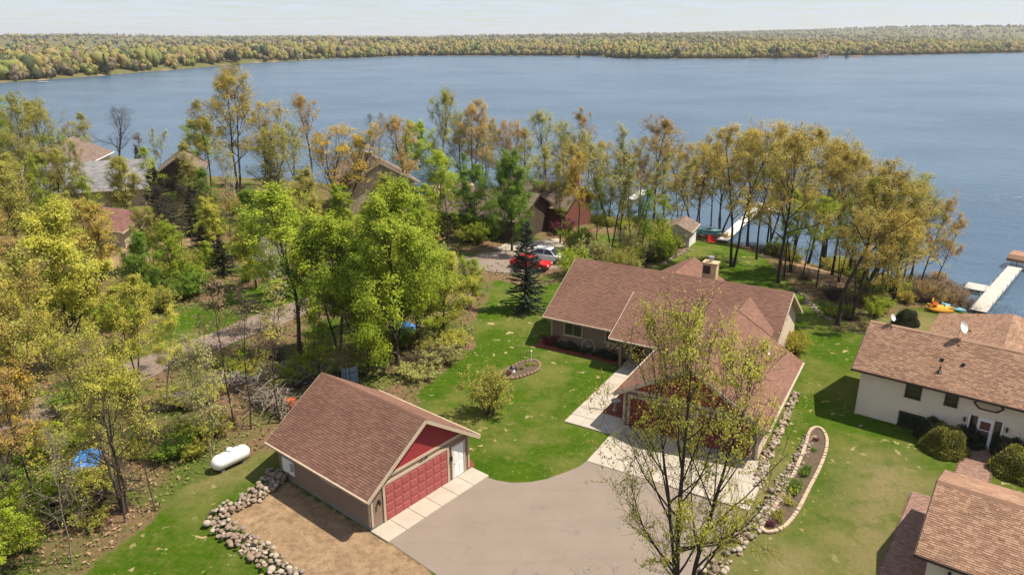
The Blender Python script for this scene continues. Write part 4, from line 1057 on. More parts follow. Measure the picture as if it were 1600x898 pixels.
LF = {
 'gold': leaf_mat('golden_spring_leaf', (0.52, 0.39, 0.08), (0.42, 0.35, 0.085)),
 'amber': leaf_mat('amber_spring_leaf', (0.6, 0.4, 0.045), (0.46, 0.345, 0.05)),
 'rust': leaf_mat('rusty_spring_leaf', (0.46, 0.285, 0.1), (0.41, 0.31, 0.1)),
 'olive': leaf_mat('olive_spring_leaf', (0.446, 0.389, 0.085), (0.323, 0.332, 0.072)),
 'pale': leaf_mat('pale_olive_leaf', (0.474, 0.446, 0.161), (0.361, 0.370, 0.114)),
 'lime': leaf_mat('lime_spring_leaf', (0.414, 0.460, 0.034), (0.230, 0.333, 0.025)),
 'green': leaf_mat('fresh_green_leaf', (0.201, 0.298, 0.029), (0.121, 0.217, 0.023)),
 'maple': leaf_mat('yellow_green_maple_leaf', (0.575, 0.517, 0.081), (0.345, 0.368, 0.052)),
 'brown': leaf_mat('budding_brown_twig', (0.336, 0.231, 0.133), (0.238, 0.168, 0.098)),
 'white': leaf_mat('white_blossom', (0.588, 0.560, 0.420), (0.308, 0.336, 0.140)),
 'spruce': leaf_mat('blue_green_needle', (0.040, 0.062, 0.042), (0.022, 0.036, 0.024), .1),
 'fir': leaf_mat('dark_needle', (0.045, 0.052, 0.022), (0.024, 0.030, 0.014), .1),
 'bush': leaf_mat('evergreen_shrub', (.27, .25, .035), (.10, .11, .02), .2),
 'darkbush': leaf_mat('dark_evergreen_shrub', (0.050, 0.062, 0.020), (0.028, 0.036, 0.013), .2),
 'purple': leaf_mat('magenta_blossom', (0.2, 0.05, 0.085), (0.13, 0.035, 0.06)),
 'yellowbush': leaf_mat('yellow_flowering_shrub', (0.504, 0.406, 0.049), (0.308, 0.308, 0.042)),
 'redbush': leaf_mat('red_leaved_shrub', (0.200, 0.035, 0.022), (0.130, 0.025, 0.018)),
}
PROTO = {
 'oak0': make_tree(11, 17, .27, .34, 16, .36, (8, 62), 9, 6, 17000, .165, kink=.06, curl=.07, clump=.2),
 'oak1': make_tree(12, 17, .25, .40, 15, .37, (10, 62), 9, 6, 16000, .165, lean=.10, kink=.07, curl=.07, clump=.2),
 'oak2': make_tree(13, 17, .24, .36, 12, .32, (12, 62), 9, 6, 19000, .165, stems=2, splay=.24, kink=.06, curl=.07, clump=.2),
 'oak3': make_tree(14, 16, .25, .38, 15, .42, (4, 60), 9, 6, 18000, .165, lean=.16, kink=.08, curl=.07, clump=.2),
 'oak4': make_tree(15, 17, .25, .30, 12, .33, (20, 66), 9, 6, 15000, .165, stems=3, splay=.22, kink=.06, curl=.06, clump=.2),
 'slim0': make_tree(21, 16, .16, .32, 17, .24, (20, 66), 8, 5, 10000, .16, kink=.04, curl=.08, clump=.18),
 'slim1': make_tree(22, 15, .14, .30, 14, .22, (25, 68), 7, 5, 8500, .16, stems=2, splay=.14, kink=.05, curl=.08, clump=.18),
 'slim2': make_tree(23, 14, .13, .40, 14, .25, (20, 65), 7, 5, 6500, .16, kink=.05, lean=.06, curl=.08, clump=.18),
 'maple0': make_tree(31, 14, .22, .20, 20, .37, (6, 64), 9, 6, 30000, .20, full=1.0, curl=.07, clump=.22),
 'maple1': make_tree(32, 12, .20, .18, 19, .42, (4, 62), 9, 6, 30000, .20, full=1.0, curl=.07, clump=.22),
 'maple2': make_tree(33, 12, .17, .22, 14, .36, (8, 64), 9, 6, 22000, .20, stems=2, splay=.2, full=1.0, curl=.07, clump=.22),
 'dense': make_tree(34, 13, .24, .14, 24, .46, (0, 64), 10, 6, 46000, .21, full=1.1, clump=.24, curl=.07),
 'bare0': make_tree(41, 14, .26, .26, 15, .42, (10, 60), 10, 8, 0, kink=.06, curl=.08),
 'bare1': make_tree(42, 14, .16, .22, 18, .25, (35, 72), 9, 8, 0, stems=2, splay=.14),
 'sap0': make_tree(51, 8, .06, .30, 12, .20, (20, 60), 6, 4, 1900, .13, kink=.03),
 'sap1': make_tree(52, 9, .06, .40, 11, .19, (20, 60), 6, 4, 1300, .13, lean=.05, kink=.04),
 'sap2': make_tree(53, 8, .055, .22, 12, .22, (20, 58), 6, 4, 2800, .13, stems=2, splay=.15),
 'sapbare': make_tree(54, 8, .06, .30, 13, .20, (15, 55), 6, 5, 260, .12, kink=.05),
 'birch': make_tree(55, 13, .12, .35, 13, .20, (30, 65), 7, 5, 3200, .15, stems=2, splay=.12, kink=.03),
 'spruce0': make_spruce(61, 9, 2.3, needles=14000, ln=.24),
 'spruce1': make_spruce(62, 11, 2.6, needles=15000, ln=.27),
 'bush0': make_bush(71, 1.6, 1.3, 4200, .115), 'bush1': make_bush(72, 1.3, 1.5, 3800, .115), 'bush2': make_bush(73, 2.4, 1.6, 5500, .13, 34),
 'brush': make_bush(74, 1.7, 1.6, bare=True, stems=70), 'ball': make_bush(75, 2.0, 1.9, 16000, .12, ball=True), 'tuft': make_bush(76, .5, .4, 700, .09, 14),
}
def put(kind, name, x, y, h, leaf, bark, label, cat, group=None, rz=None, wide=1.0, z=None):
    wood, crown = PROTO[kind]
    hz = max(v.co.z for v in (crown or wood).vertices) if kind not in HZ else HZ[kind]
    HZ[kind] = hz
    s = h / hz
    z = gz(x, y) if z is None else z
    t = empty(name, (x, y, z), rnd.uniform(0, 6.28) if rz is None else rz, label, cat, group)
    t.scale = (s * wide, s * wide, s)
    link_shared('trunk' if cat == 'tree' else 'stems', wood, t, MT[bark])
    if crown is not None: link_shared('crown' if cat == 'tree' else 'foliage', crown, t, LF[leaf])
    return t
HZ = {}
G_SHORE = 'trees along the lakeshore'
MARKS = [('the long white dock', (31.63, 103.34)), ('the garden shed', (21.65, 90.34)), ('the brick cottage', (4.10, 102.06)), ('the white boathouse', (-9.95, 118.42)), ('the stone chimney house', (-20.87, 112.25)), ('the dark timber house', (-53.28, 115.99)), ('the grey-roofed house', (-67.12, 116.97)), ('the cream gabled house', (-82.89, 127.61)), ('the beached boats', (41.27, 68.00)), ('the brown cottage', (-2.55, 94.76)), ('the lake lawn', (28.89, 79.23)), ('the thicket behind the long roof', (12.99, 84.31)), ('the mulch strip', (31.14, 68.68)), ('the propane tank', (-17.20, 39.17)), ('the blue tarp', (-26.35, 39.53)), ('the silvery branch pile', (-20.17, 50.50)), ('the leaning pallets', (-12.34, 50.72)), ('the drum', (-15.52, 46.26)), ('the dark brush heap', (-23.87, 35.38)), ('the reeds', (50.27, 85.20))]
def near(x, y): return min(MARKS, key=lambda m: (m[1][0] - x) ** 2 + (m[1][1] - y) ** 2)[0]
def shore_tree(kind, leaf, x, y, z, h, bark='bark', label=None, wide=1.0, rz=None):
    words = {'gold': 'golden-leaved', 'amber': 'amber-leaved', 'rust': 'rust-tinted', 'olive': 'olive-leaved', 'pale': 'pale olive', 'lime': 'lime-green', 'green': 'fresh green', 'brown': 'brown-budded'}
    nm = {'oak': 'tall spreading %s tree in the row along the lakeshore', 'sli': 'slender upright %s tree in the row along the lakeshore', 'map': 'full-crowned %s tree near the lakeshore', 'bar': 'bare grey leafless tree standing at the water edge', 'sap': 'thin %s sapling near the lakeshore', 'den': 'dense %s tree near the lakeshore', 'bir': 'white-barked %s birch near the lakeshore'}[kind[:3]]
    if '%s' in nm: nm = nm % words[leaf]
    nm = nm.replace('in the row along the lakeshore', 'by the lake near ' + near(x, y)).replace('near the lakeshore', 'by the lake near ' + near(x, y))
    if label: put(kind, 'tree', x, y, h, leaf, bark, label, 'tree', None, rz, wide)
    else: put(kind, 'tree', x, y, h, leaf, bark, nm, 'tree', G_SHORE + ', ' + nm, rz, wide)
for a in [
 ('slim0', 'lime', (-84.67, 122.07, 0.00, 17.83)), ('slim1', 'olive', (-76.33, 115.99, 0.00, 17.25), 'bark_dark'), ('oak1', 'olive', (-78.30, 126.46, 0.00, 16.34), 'bark_dark'), ('slim2', 'lime', (-86.25, 127.61, 0.00, 12.59)),
 ('slim0', 'olive', (-80.90, 140.37, -0.27, 11.97)), ('sap2', 'lime', (-65.32, 107.87, 0.00, 12.25)), ('bare0', 'olive', (-89.98, 168.20, -4.11, 14.83), 'bark_dark', 'bare spreading leafless tree behind the grey-roofed house', 1.25), ('slim1', 'pale', (-78.07, 162.73, -3.73, 9.77)), ('slim2', 'brown', (-81.11, 161.71, -3.55, 8.76)),
 ('maple2', 'lime', (-65.67, 155.87, -3.48, 12.67)), ('oak2', 'gold', (-42.85, 113.16, 0.00, 21.17), 'bark_dark', 'tallest golden tree with forked dark trunk beside white birch', 1.05, 2.6), ('birch', 'olive', (-40.64, 105.80, 0.00, 11.16), 'birch', 'white-trunked birch leaning beside the tallest golden tree'),
 ('oak0', 'rust', (-44.89, 164.62, -5.07, 18.53)), ('oak4', 'amber', (-24.11, 100.00, 0.00, 14.19), 'bark_dark', 'bright amber tree in front of the stone chimney', 1.3), ('bare1', 'olive', (-31.70, 172.71, -6.55, 15.18), 'bark_pale', 'bare silvery upright tree rising behind the stone chimney'),
 ('maple2', 'lime', (-21.22, 167.07, -6.55, 13.91)), ('oak0', 'olive', (-13.63, 143.39, -4.37, 20.48), 'bark', 'tall olive tree beside the white boathouse', .8), ('oak2', 'rust', (-8.08, 147.96, -5.30, 18.72)), ('slim1', 'pale', (-5.40, 153.39, -6.14, 15.84)),
 ('dense', 'green', (0.00, 86.51, 0.00, 12.72), 'bark_dark', 'broad fresh green tree over the parking court', .8), ('slim0', 'green', (-7.47, 107.93, -0.01, 9.05)), ('oak0', 'pale', (7.05, 154.05, -6.55, 17.59)), ('slim2', 'rust', (16.54, 154.05, -6.55, 17.84)), ('oak1', 'amber', (8.30, 89.41, 0.00, 12.77), 'bark_dark', None, .8),
 ('slim1', 'pale', (11.91, 84.85, 0.00, 15.83)), ('slim0', 'olive', (13.14, 86.51, 0.00, 12.57)), ('slim1', 'olive', (14.36, 84.31, 0.00, 11.80)), ('oak0', 'rust', (20.74, 105.19, -2.47, 17.15), 'bark_dark', 'rust-gold spreading tree behind the fresh green clump', .95),
 ('slim0', 'green', (15.16, 82.21, 0.00, 8.89), 'bark_dark'), ('slim2', 'lime', (17.93, 85.40, 0.00, 7.51)), ('slim1', 'gold', (30.00, 114.77, -4.54, 15.49)), ('slim2', 'rust', (29.73, 121.04, -5.26, 13.39)), ('slim0', 'gold', (31.33, 112.78, -4.44, 14.68)),
 ('oak2', 'gold', (25.19, 80.20, 0.00, 17.00), 'bark_dark', 'leaning multi-stemmed golden tree on the mown lake lawn', 1.0, .4), ('oak1', 'gold', (33.52, 100.95, -3.51, 18.11), 'bark_dark'), ('slim0', 'olive', (28.81, 83.10, -0.03, 14.16), 'bark_dark'), ('oak0', 'gold', (28.34, 74.25, 0.00, 16.85), 'bark_dark', None, .9), ('oak1', 'gold', (38.66, 92.03, -3.34, 18.00), 'bark_dark'), ('slim1', 'olive', (30.99, 78.05, 0.00, 13.12), 'bark_dark'), ('slim2', 'lime', (31.99, 76.90, 0.00, 9.25)),
 ('oak1', 'gold', (35.36, 77.35, -0.15, 15.03), 'bark_dark'), ('oak3', 'gold', (29.58, 62.21, 0.00, 15.37), 'bark_dark', 'big golden tree with dark trunk at the lawn edge between the houses', .85, 0.2), ('slim0', 'lime', (36.38, 72.58, 0.00, 12.19), 'bark_dark'), ('oak1', 'olive', (37.71, 71.58, -0.00, 13.18), 'bark_dark', None, .8), ('oak3', 'gold', (31.41, 63.48, 0.00, 10.29), 'bark_dark', 'low wide golden tree leaning over the brush near the beached boats', 1.1, 0.0),
 ('slim2', 'olive', (46.49, 82.82, -3.69, 14.50), 'bark_dark'), ('oak1', 'rust', (43.82, 75.35, -1.92, 12.30), 'bark_dark', 'sparse rust-tinted tree leaning out over the reeds', .8, 0.), ('slim1', 'olive', (38.76, 70.61, -0.01, 11.18)), ('slim2', 'gold', (35.58, 68.68, 0.00, 9.70), 'bark_dark'),
]:
    t4 = a[2]; ex_ = a[3:]
    shore_tree(a[0], a[1], *t4, *ex_)
for a in [
 ('oak4', 'olive', (-107.70, 169.42, -4.02, 16.04)), ('oak0', 'olive', (-127.15, 187.41, -6.47, 14.80)), ('oak4', 'gold', (-101.28, 171.04, -4.30, 11.24)), ('oak4', 'gold', (-42.81, 128.34, -0.14, 15.31)), ('oak4', 'olive', (-45.64, 153.36, -3.69, 12.50)), ('slim0', 'gold', (-52.64, 127.61, 0.00, 15.22)),
 ('oak4', 'olive', (-10.70, 152.19, -5.63, 16.46)), ('oak4', 'rust', (-6.31, 159.60, -6.55, 14.70)), ('slim0', 'lime', (-19.63, 139.37, -3.54, 10.90)), ('slim1', 'olive', (-22.02, 138.95, -3.46, 9.09)), ('oak4', 'pale', (11.03, 156.78, -6.55, 15.00)), ('slim0', 'gold', (16.82, 140.73, -6.34, 12.93)), ('slim1', 'olive', (13.68, 147.61, -6.55, 14.11)),
 ('oak4', 'gold', (21.09, 118.25, -4.02, 14.55)), ('slim1', 'gold', (27.28, 117.41, -4.57, 13.71)), ('oak4', 'gold', (31.80, 109.01, -4.06, 15.72)), ('oak4', 'gold', (35.71, 98.74, -3.54, 17.28)), ('oak0', 'gold', (39.01, 97.91, -3.85, 18.26)), ('oak4', 'gold', (40.02, 90.57, -3.41, 17.32)), ('oak0', 'gold', (37.86, 78.82, -0.78, 14.32)), ('oak4', 'olive', (39.10, 76.82, -0.72, 12.56)), ('slim1', 'lime', (34.93, 74.68, 0.00, 9.71)), ('slim0', 'lime', (36.85, 68.68, 0.00, 9.08)), ('oak4', 'olive', (41.70, 73.54, -0.92, 12.48)),
]: shore_tree(a[0], a[1], *a[2], 'bark_dark')
G_WOOD = 'trees in the wood beside the gravel lane'
def wood_tree(kind, leaf, t4, bark, label, cat='tree', wide=1.0, group=None, name='tree', rz=None):
    put(kind, name, t4[0], t4[1], t4[3], leaf, bark, label, cat, group, rz, wide)
wood_tree('dense', 'lime', (-8.86, 51.94, 0.00, 15.65), 'bark_dark', 'large lime-green maple in the wood behind the detached garage', wide=.86, name='maple_tree')
wood_tree('maple2', 'lime', (-12.54, 54.93, 0.00, 12.27), 'bark_dark', 'two-stemmed lime-green maple left of the largest maple by the lane', name='maple_tree')
wood_tree('maple1', 'maple', (-6.00, 58.94, 0.00, 8.08), 'bark_dark', 'rounded yellow-green maple at the lawn edge near the blue spruce', wide=.95, name='maple_tree')
wood_tree('maple1', 'lime', (-12.20, 60.39, 0.00, 10.18), 'bark_dark', 'lime-green maple close behind the largest maple', name='maple_tree', wide=.9)
wood_tree('maple2', 'lime', (-7.81, 56.88, 0.00, 10.52), 'bark_dark', 'lime-green two-stemmed maple between the blue tarp and lawn', name='maple_tree', wide=1.0)
wood_tree('maple2', 'lime', (-4.03, 66.86, 0.00, 5.17), 'bark_dark', 'small lime-green maple near the parking court', name='maple_tree', wide=1.0)
wood_tree('maple0', 'maple', (-35.49, 48.20, 0.00, 10.71), 'bark', 'yellow-green maple between the lane and the huge dense maple', name='maple_tree', wide=.9)
wood_tree('maple2', 'maple', (-28.85, 51.38, 0.00, 8.30), 'bark', 'yellow-green two-stemmed maple beside the lane', name='maple_tree', wide=.9)
wood_tree('maple1', 'lime', (-33.04, 76.90, 0.00, 4.00), 'bark', 'small rounded lime tree on the meadow', name='tree', wide=.9)
wood_tree('maple2', 'olive', (-47.81, 76.90, 0.00, 9.25), 'bark', 'olive tree on the drive of the red-brown garage', name='tree', wide=.8)
wood_tree('maple2', 'green', (-14.45, 56.48, 0.00, 11.14), 'bark_dark', 'darker green maple standing beside the gravel lane', name='maple_tree')
wood_tree('slim0', 'lime', (-17.62, 55.95, 0.00, 14.78), 'bark', 'upright lime-green tree beside the lane bend', name='tree', wide=1.5)
wood_tree('maple1', 'lime', (-22.88, 68.68, 0.00, 11.85), 'bark_dark', 'lime-green tree beyond the lane with blossom in front', name='maple_tree', wide=.8)
wood_tree('birch', 'white', (-20.42, 60.39, 0.00, 8.79), 'birch', 'pale blossoming tree on the meadow beside the lane', name='tree')
wood_tree('dense', 'maple', (-34.60, 53.11, 0.00, 13.74), 'bark', 'huge dense yellow-green maple beside the gravel lane', wide=.92, name='maple_tree')
wood_tree('oak4', 'maple', (-21.44, 34.50, 0.00, 11.41), 'bark', 'yellow-olive maple with bare lower trunk above the brush pile', wide=.85, name='maple_tree')
wood_tree('oak4', 'gold', (-30.44, 38.27, 0.00, 12.56), 'bark', 'golden-tinted tree at the edge of the wood near the lane', wide=1.0, name='tree')
wood_tree('maple1', 'olive', (-36.20, 44.45, 0.00, 15.90), 'bark', 'olive tree overhanging the lane at the edge of the wood', wide=1.0, name='tree')
wood_tree('slim2', 'maple', (-24.27, 46.26, 0.00, 7.70), 'bark_pale', 'slim yellow-green tree leaning over the gravel lane', name='tree')
wood_tree('slim0', 'rust', (-48.71, 66.86, 0.00, 11.31), 'bark_dark', 'slim rust-tinted tree behind the huge dense maple', name='tree')
wood_tree('maple2', 'olive', (-40.44, 79.23, 0.00, 7.35), 'bark_dark', 'olive two-stemmed tree beside the low red-brown garage', name='tree', wide=.8)
wood_tree('slim2', 'lime', (-48.13, 84.31, 0.00, 9.97), 'bark_dark', 'slim lime tree in front of the grey-roofed house', name='tree')
wood_tree('slim1', 'lime', (-58.79, 90.01, 0.00, 11.68), 'bark_dark', 'two-stemmed lime tree in front of the brown-roofed house', name='tree')
wood_tree('bare1', 'brown', (-37.19, 79.23, 0.00, 10.18), 'bark', 'bare brown tree before the dark timber house', name='tree')
wood_tree('maple1', 'green', (-36.54, 68.68, 0.00, 7.20), 'bark_dark', 'rounded green tree between the lane and the red-brown garage', name='tree', wide=.8)
wood_tree('maple2', 'lime', (-26.70, 72.58, 0.00, 8.18), 'bark_dark', 'two-stemmed lime tree at the far meadow edge', name='tree', wide=.9)
wood_tree('maple0', 'olive', (-22.39, 79.23, 0.00, 8.77), 'bark_dark', 'olive tree below the bright amber tree', name='tree', wide=.8)
wood_tree('maple0', 'lime', (-15.11, 76.90, 0.00, 8.56), 'bark_dark', 'lime tree beyond the lane under the stone chimney', name='tree', wide=.9)
wood_tree('maple1', 'lime', (-10.11, 79.23, 0.00, 8.77), 'bark_dark', 'lime tree between the lane and the brown cottage', name='tree', wide=.8)
wood_tree('slim2', 'rust', (-26.22, 34.50, 0.00, 9.30), 'bark', 'rust-tinted young tree in the leaf litter above the brush', name='tree', wide=.9)
wood_tree('maple1', 'lime', (-25.00, 29.41, 0.00, 5.79), 'bark', 'lime-green low tree at the near corner of the wood', name='tree', wide=1.1)
wood_tree('maple2', 'olive', (-58.83, 84.31, 0.00, 12.17), 'bark_dark', 'olive tree hiding the brown-shingled house', name='tree', wide=.9)
wood_tree('slim0', 'green', (-36.58, 87.07, 0.00, 10.61), 'bark_dark', 'upright green tree beside the dark firs', name='tree', wide=1.1)
wood_tree('sapbare', 'olive', (-31.42, 79.23, 0.00, 9.48), 'bark', 'bare sapling standing at the meadow edge', name='sapling')
for k, (a, kd, lf, bk) in enumerate([((-22.02, 30.33, 0.00, 7.94), 'sapbare', 'olive', 'bark_pale'), ((-21.01, 33.65, 0.00, 8.27), 'sapbare', 'olive', 'bark'), ((-19.82, 34.67, 0.00, 7.39), 'sap1', 'olive', 'bark'), ((-18.80, 40.26, 0.00, 8.33), 'sap2', 'pale', 'bark_pale'), ((-18.73, 44.02, 0.00, 11.11), 'sap1', 'brown', 'bark'), ((-17.51, 43.59, 0.00, 10.41), 'sapbare', 'brown', 'bark'), ((-20.45, 41.95, 0.00, 6.56), 'sap0', 'pale', 'bark_pale'), ((-15.79, 44.45, 0.00, 10.55), 'sap1', 'olive', 'bark'), ((-11.05, 51.16, 0.00, 7.88), 'sap0', 'lime', 'bark_dark'), ((-14.52, 50.28, 0.00, 7.68), 'sap2', 'lime', 'bark_dark'), ((-7.57, 54.93, 0.00, 7.67), 'sap0', 'lime', 'bark_dark'), ((-25.40, 39.67, 0.00, 6.94), 'sap1', 'maple', 'bark'), ((-28.51, 38.27, 0.00, 7.59), 'sap2', 'amber', 'bark'), ((-24.32, 30.33, 0.00, 6.58), 'sapbare', 'brown', 'bark'), ((-18.07, 49.22, 0.00, 7.08), 'sapbare', 'brown', 'bark'), ((-12.36, 49.22, 0.00, 6.60), 'sapbare', 'olive', 'bark')]):
    put(kd, 'sapling', a[0], a[1], a[3], lf, bk, ('thin sapling with sparse %s leaves in the wood near ' + near(a[0], a[1])) % {'olive': 'olive', 'pale': 'pale', 'brown': 'brownish', 'lime': 'lime-green', 'maple': 'yellow-green', 'amber': 'amber'}[lf] if kd != 'sapbare' else 'nearly leafless thin sapling in the wood near ' + near(a[0], a[1]), 'tree', 'saplings in the wood')
for a in [('maple0', 'lime', (-20.76, 88.52, 0.00, 8.44)), ('maple0', 'olive', (-15.89, 93.13, 0.00, 8.80)), ('oak0', 'gold', (-22.18, 103.80, 0.00, 12.30)), ('maple2', 'lime', (-12.13, 93.13, 0.00, 7.17)), ('maple0', 'olive', (-26.77, 93.13, 0.00, 9.61)), ('oak4', 'olive', (-33.61, 101.87, 0.00, 13.82)), ('maple1', 'green', (-32.34, 88.52, 0.00, 7.66)), ('maple0', 'maple', (-35.52, 84.31, 0.00, 7.73)), ('slim0', 'olive', (-44.96, 101.87, 0.00, 11.67)), ('slim0', 'lime', (-50.41, 101.87, 0.00, 10.80)), ('maple2', 'olive', (-54.50, 101.87, 0.00, 9.49)), ('slim1', 'olive', (-60.86, 101.87, 0.00, 11.67)), ('maple2', 'olive', (-64.49, 101.87, 0.00, 10.37)), ('oak4', 'olive', (-67.87, 100.00, 0.00, 13.60)), ('maple2', 'gold', (-43.83, 74.68, 0.00, 9.04)), ('maple2', 'lime', (-35.04, 72.58, 0.00, 7.19)), ('slim0', 'lime', (-7.99, 88.52, 0.00, 9.99)), ('maple2', 'green', (-5.40, 92.49, 0.00, 9.72)), ('slim1', 'green', (-2.06, 91.54, 0.00, 10.67)), ('maple2', 'lime', (-9.99, 101.87, 0.00, 10.37)), ('slim0', 'olive', (6.08, 90.01, 0.00, 10.52)), ('slim1', 'lime', (10.08, 85.67, 0.00, 9.73)), ('oak0', 'gold', (7.16, 100.23, -0.06, 11.69)), ('slim0', 'olive', (4.02, 100.00, 0.00, 11.06)), ('oak4', 'gold', (15.51, 115.99, -3.47, 13.29)), ('slim1', 'olive', (19.84, 91.91, -0.10, 11.50)), ('oak4', 'gold', (27.66, 108.21, -3.55, 14.39)), ('slim0', 'lime', (29.72, 76.44, 0.00, 10.02)), ('slim2', 'lime', (31.71, 72.58, 0.00, 9.49)), ('slim1', 'gold', (34.00, 68.68, 0.00, 10.94)), ('oak4', 'gold', (37.81, 68.68, 0.00, 9.70)), ('slim2', 'rust', (50.88, 84.16, -4.97, 10.47)), ('oak0', 'rust', (-15.80, 107.87, 0.00, 14.51)), ('slim0', 'olive', (2.22, 125.38, -3.49, 14.20)), ('oak4', 'rust', (-1.13, 128.08, -3.53, 15.54))]:
    t4 = a[2]; wd = {'gold': 'golden', 'rust': 'rust-tinted', 'olive': 'olive', 'lime': 'lime-green', 'green': 'green', 'maple': 'yellow-green'}[a[1]]; fm = {'map': 'bushy-crowned', 'oak': 'spreading', 'sli': 'slender'}[a[0][:3]]
    lb = '%s %s tree in the wooded belt near %s' % (fm, wd, near(t4[0], t4[1]))
    put(a[0], 'tree', t4[0], t4[1], t4[3], a[1], 'bark_dark', lb, 'tree', 'trees of the wooded belt, ' + lb, None, 1.0)
def con(kind, leaf, t4, label, wide=1.0): put(kind, 'spruce_tree', t4[0], t4[1], t4[3], leaf, 'bark_dark', label, 'tree', None, None, wide)
con('spruce0', 'spruce', (1.23, 66.16, 0.00, 8.76), 'blue-green spruce standing alone beside the lawn')
con('spruce1', 'fir', (-39.18, 119.47, 0.00, 11.69), 'tall dark spruce behind the lime-green tree', .8)
con('spruce0', 'fir', (-67.01, 132.39, 0.00, 6.44), 'small spruce on the lawn behind the grey-roofed house', .8)
con('spruce1', 'fir', (-44.72, 92.49, 0.00, 9.16), 'broad dark fir before the dark timber house', 1.5)
con('spruce1', 'fir', (-36.15, 82.99, 0.00, 4.25), 'low spreading dark fir beside the gravel drive', 2.0)
con('spruce1', 'fir', (-42.09, 93.78, 0.00, 5.79), 'dark fir beside the timber house wall', 1.3)
con('spruce0', 'fir', (-31.50, 76.90, 0.00, 4.36), 'small dark fir at the meadow edge', 1.6)
# young tree on the lawn, foreground tree
a = (-1.56, 45.52, 0.00, 4.85)
put('bush2', 'young_tree', a[0], a[1], a[3] * .85, 'olive', 'bark', 'young wide-branching olive-leaved tree alone on the lawn beside the garage', 'tree', None, None, .68)
PROTO['front'] = make_tree(83, 14.6, .23, .20, 17, .38, (10, 62), 9, 6, 21000, .12, stems=3, splay=.16, kink=.05, clump=.11, curl=.09)
put('front', 'tree', 7.4, 25.8, 16.6, 'maple', 'bark_dark', 'sparse three-stemmed tree with new leaves in front of the garage wing', 'tree', None, 1.9, .72)
a = (2.83, 67.94, 0.00, 2.78); put('sapbare', 'sapling', a[0], a[1], a[3], 'olive', 'bark', 'short bare sapling beside the blue-green spruce', 'tree', None, None, 1.4)

# ---------------------------------------------------------------- shrubs
def shrub(kind, leaf, u, h, label, group=None, bark='bark', wide=1.0, name='shrub', cat='shrub'): put(kind, name, u[0], u[1], h, leaf, bark, label, cat, group, None, wide)
shrub('ball', 'bush', (27.54, 41.01), 1.75, 'round clipped yellow-green shrub with dark back beside the entry door', wide=.82)
shrub('ball', 'bush', (30.61, 38.40), 1.8, 'clipped yellow-green shrub across the paver path from the entry', wide=.9)
for u in ((27.48, 42.43), (29.42, 41.79), (31.13, 40.26)): shrub('ball', 'darkbush', u, 1.5, 'dark green clipped shrub against the white siding', 'dark shrubs against the white siding', wide=.7)
shrub('ball', 'darkbush', (36.02, 62.52), 1.5, 'dark evergreen shrub behind the white satellite dish', wide=.75)
shrub('bush2', 'yellowbush', (23.51, 55.95), 2.2, 'yellow-flowering shrub at the sunlit gable end of the house')
shrub('bush0', 'redbush', (22.99, 54.93), .7, 'small red-leaved shrub in mulch at the gable end')
shrub('bush1', 'purple', (6.78, 94.43), 2.4, 'magenta blossoming redbud beside the brick cottage', wide=.8)
shrub('bush1', 'redbush', (3.17, 57.82), 1.0, 'dark red shrub at the shaded corner of the house')
for k in range(7):
    a_ = 1.2 + k * .82; b_ = -1.25; c, s = .862, -.507
    shrub('bush1', 'darkbush', (3.66 + a_ * c - b_ * s, 58.8 + a_ * s + b_ * c), .55 + .25 * (k % 2), 'low dark green shrub in the bed under the front windows', 'foundation shrubs under the front windows')
G1 = 'bushes in the wood'
spots = []
def region(poly, n, kinds, seed, where):
    g = random.Random(seed); xs_ = [p[0] for p in poly]; ys_ = [p[1] for p in poly]; k = 0; tries = 0
    while k < n and tries < 4000:
        tries += 1; x, y = g.uniform(min(xs_), max(xs_)), g.uniform(min(ys_), max(ys_))
        if in_poly(np.array([x]), np.array([y]), poly)[0] < 0: continue
        if max(in_poly(np.array([x]), np.array([y]), q)[0] for q in LAWNS + SAND) > -.3: continue
        if np.interp(x, SHX, SHY) - y < .3: continue
        kd, lf, h0, h1, w = g.choice(kinds); word = {'lime': 'lime-green', 'green': 'green', 'maple': 'yellow-green', 'olive': 'olive', 'gold': 'golden', 'rust': 'rusty', 'amber': 'amber', 'pale': 'pale', 'brown': 'brown'}[lf]
        hh_ = g.uniform(h0, h1); sz = 'tall' if hh_ > h0 + .66 * (h1 - h0) else ('low' if hh_ < h0 + .33 * (h1 - h0) else 'waist-high')
        lab = ('%s tangle of bare brown twigs %s' % (sz, where)) if kd == 'brush' else '%s %s leafy bush %s' % (sz, word, where)
        shrub(kd, lf, (x, y), hh_, lab, 'bushes, ' + lab, wide=w * g.uniform(.8, 1.25), name='bush', cat='bush'); k += 1
WOODK = [('bush0', 'lime', 1, 2.2, 1.2), ('bush1', 'green', .8, 1.8, 1.3), ('bush2', 'maple', 1.2, 2.6, 1.2), ('brush', 'brown', .9, 1.7, 1.3), ('bush1', 'olive', .8, 1.6, 1.3), ('brush', 'brown', .9, 1.9, 1.3), ('bush1', 'pale', .7, 1.5, 1.3)]
region([(-36.09, 46.26), (-27.12, 51.38), (-19.85, 54.93), (-11.11, 58.94), (-3.85, 63.48), (-4.31, 56.88), (-7.75, 50.28), (-11.62, 50.28), (-14.52, 50.28), (-16.58, 44.45), (-19.23, 41.17), (-20.31, 36.30), (-23.40, 29.86), (-26.87, 29.41)], 85, WOODK, 3, 'in the wood between lane and garage')
region([(-25.30, 29.86), (-30.58, 35.69), (-27.71, 36.94), (-23.91, 31.79)], 8, [('bush2', 'lime', 1.2, 2.4, 1.3), ('bush1', 'maple', 1, 2, 1.3)], 4, 'at the near corner of the wood')
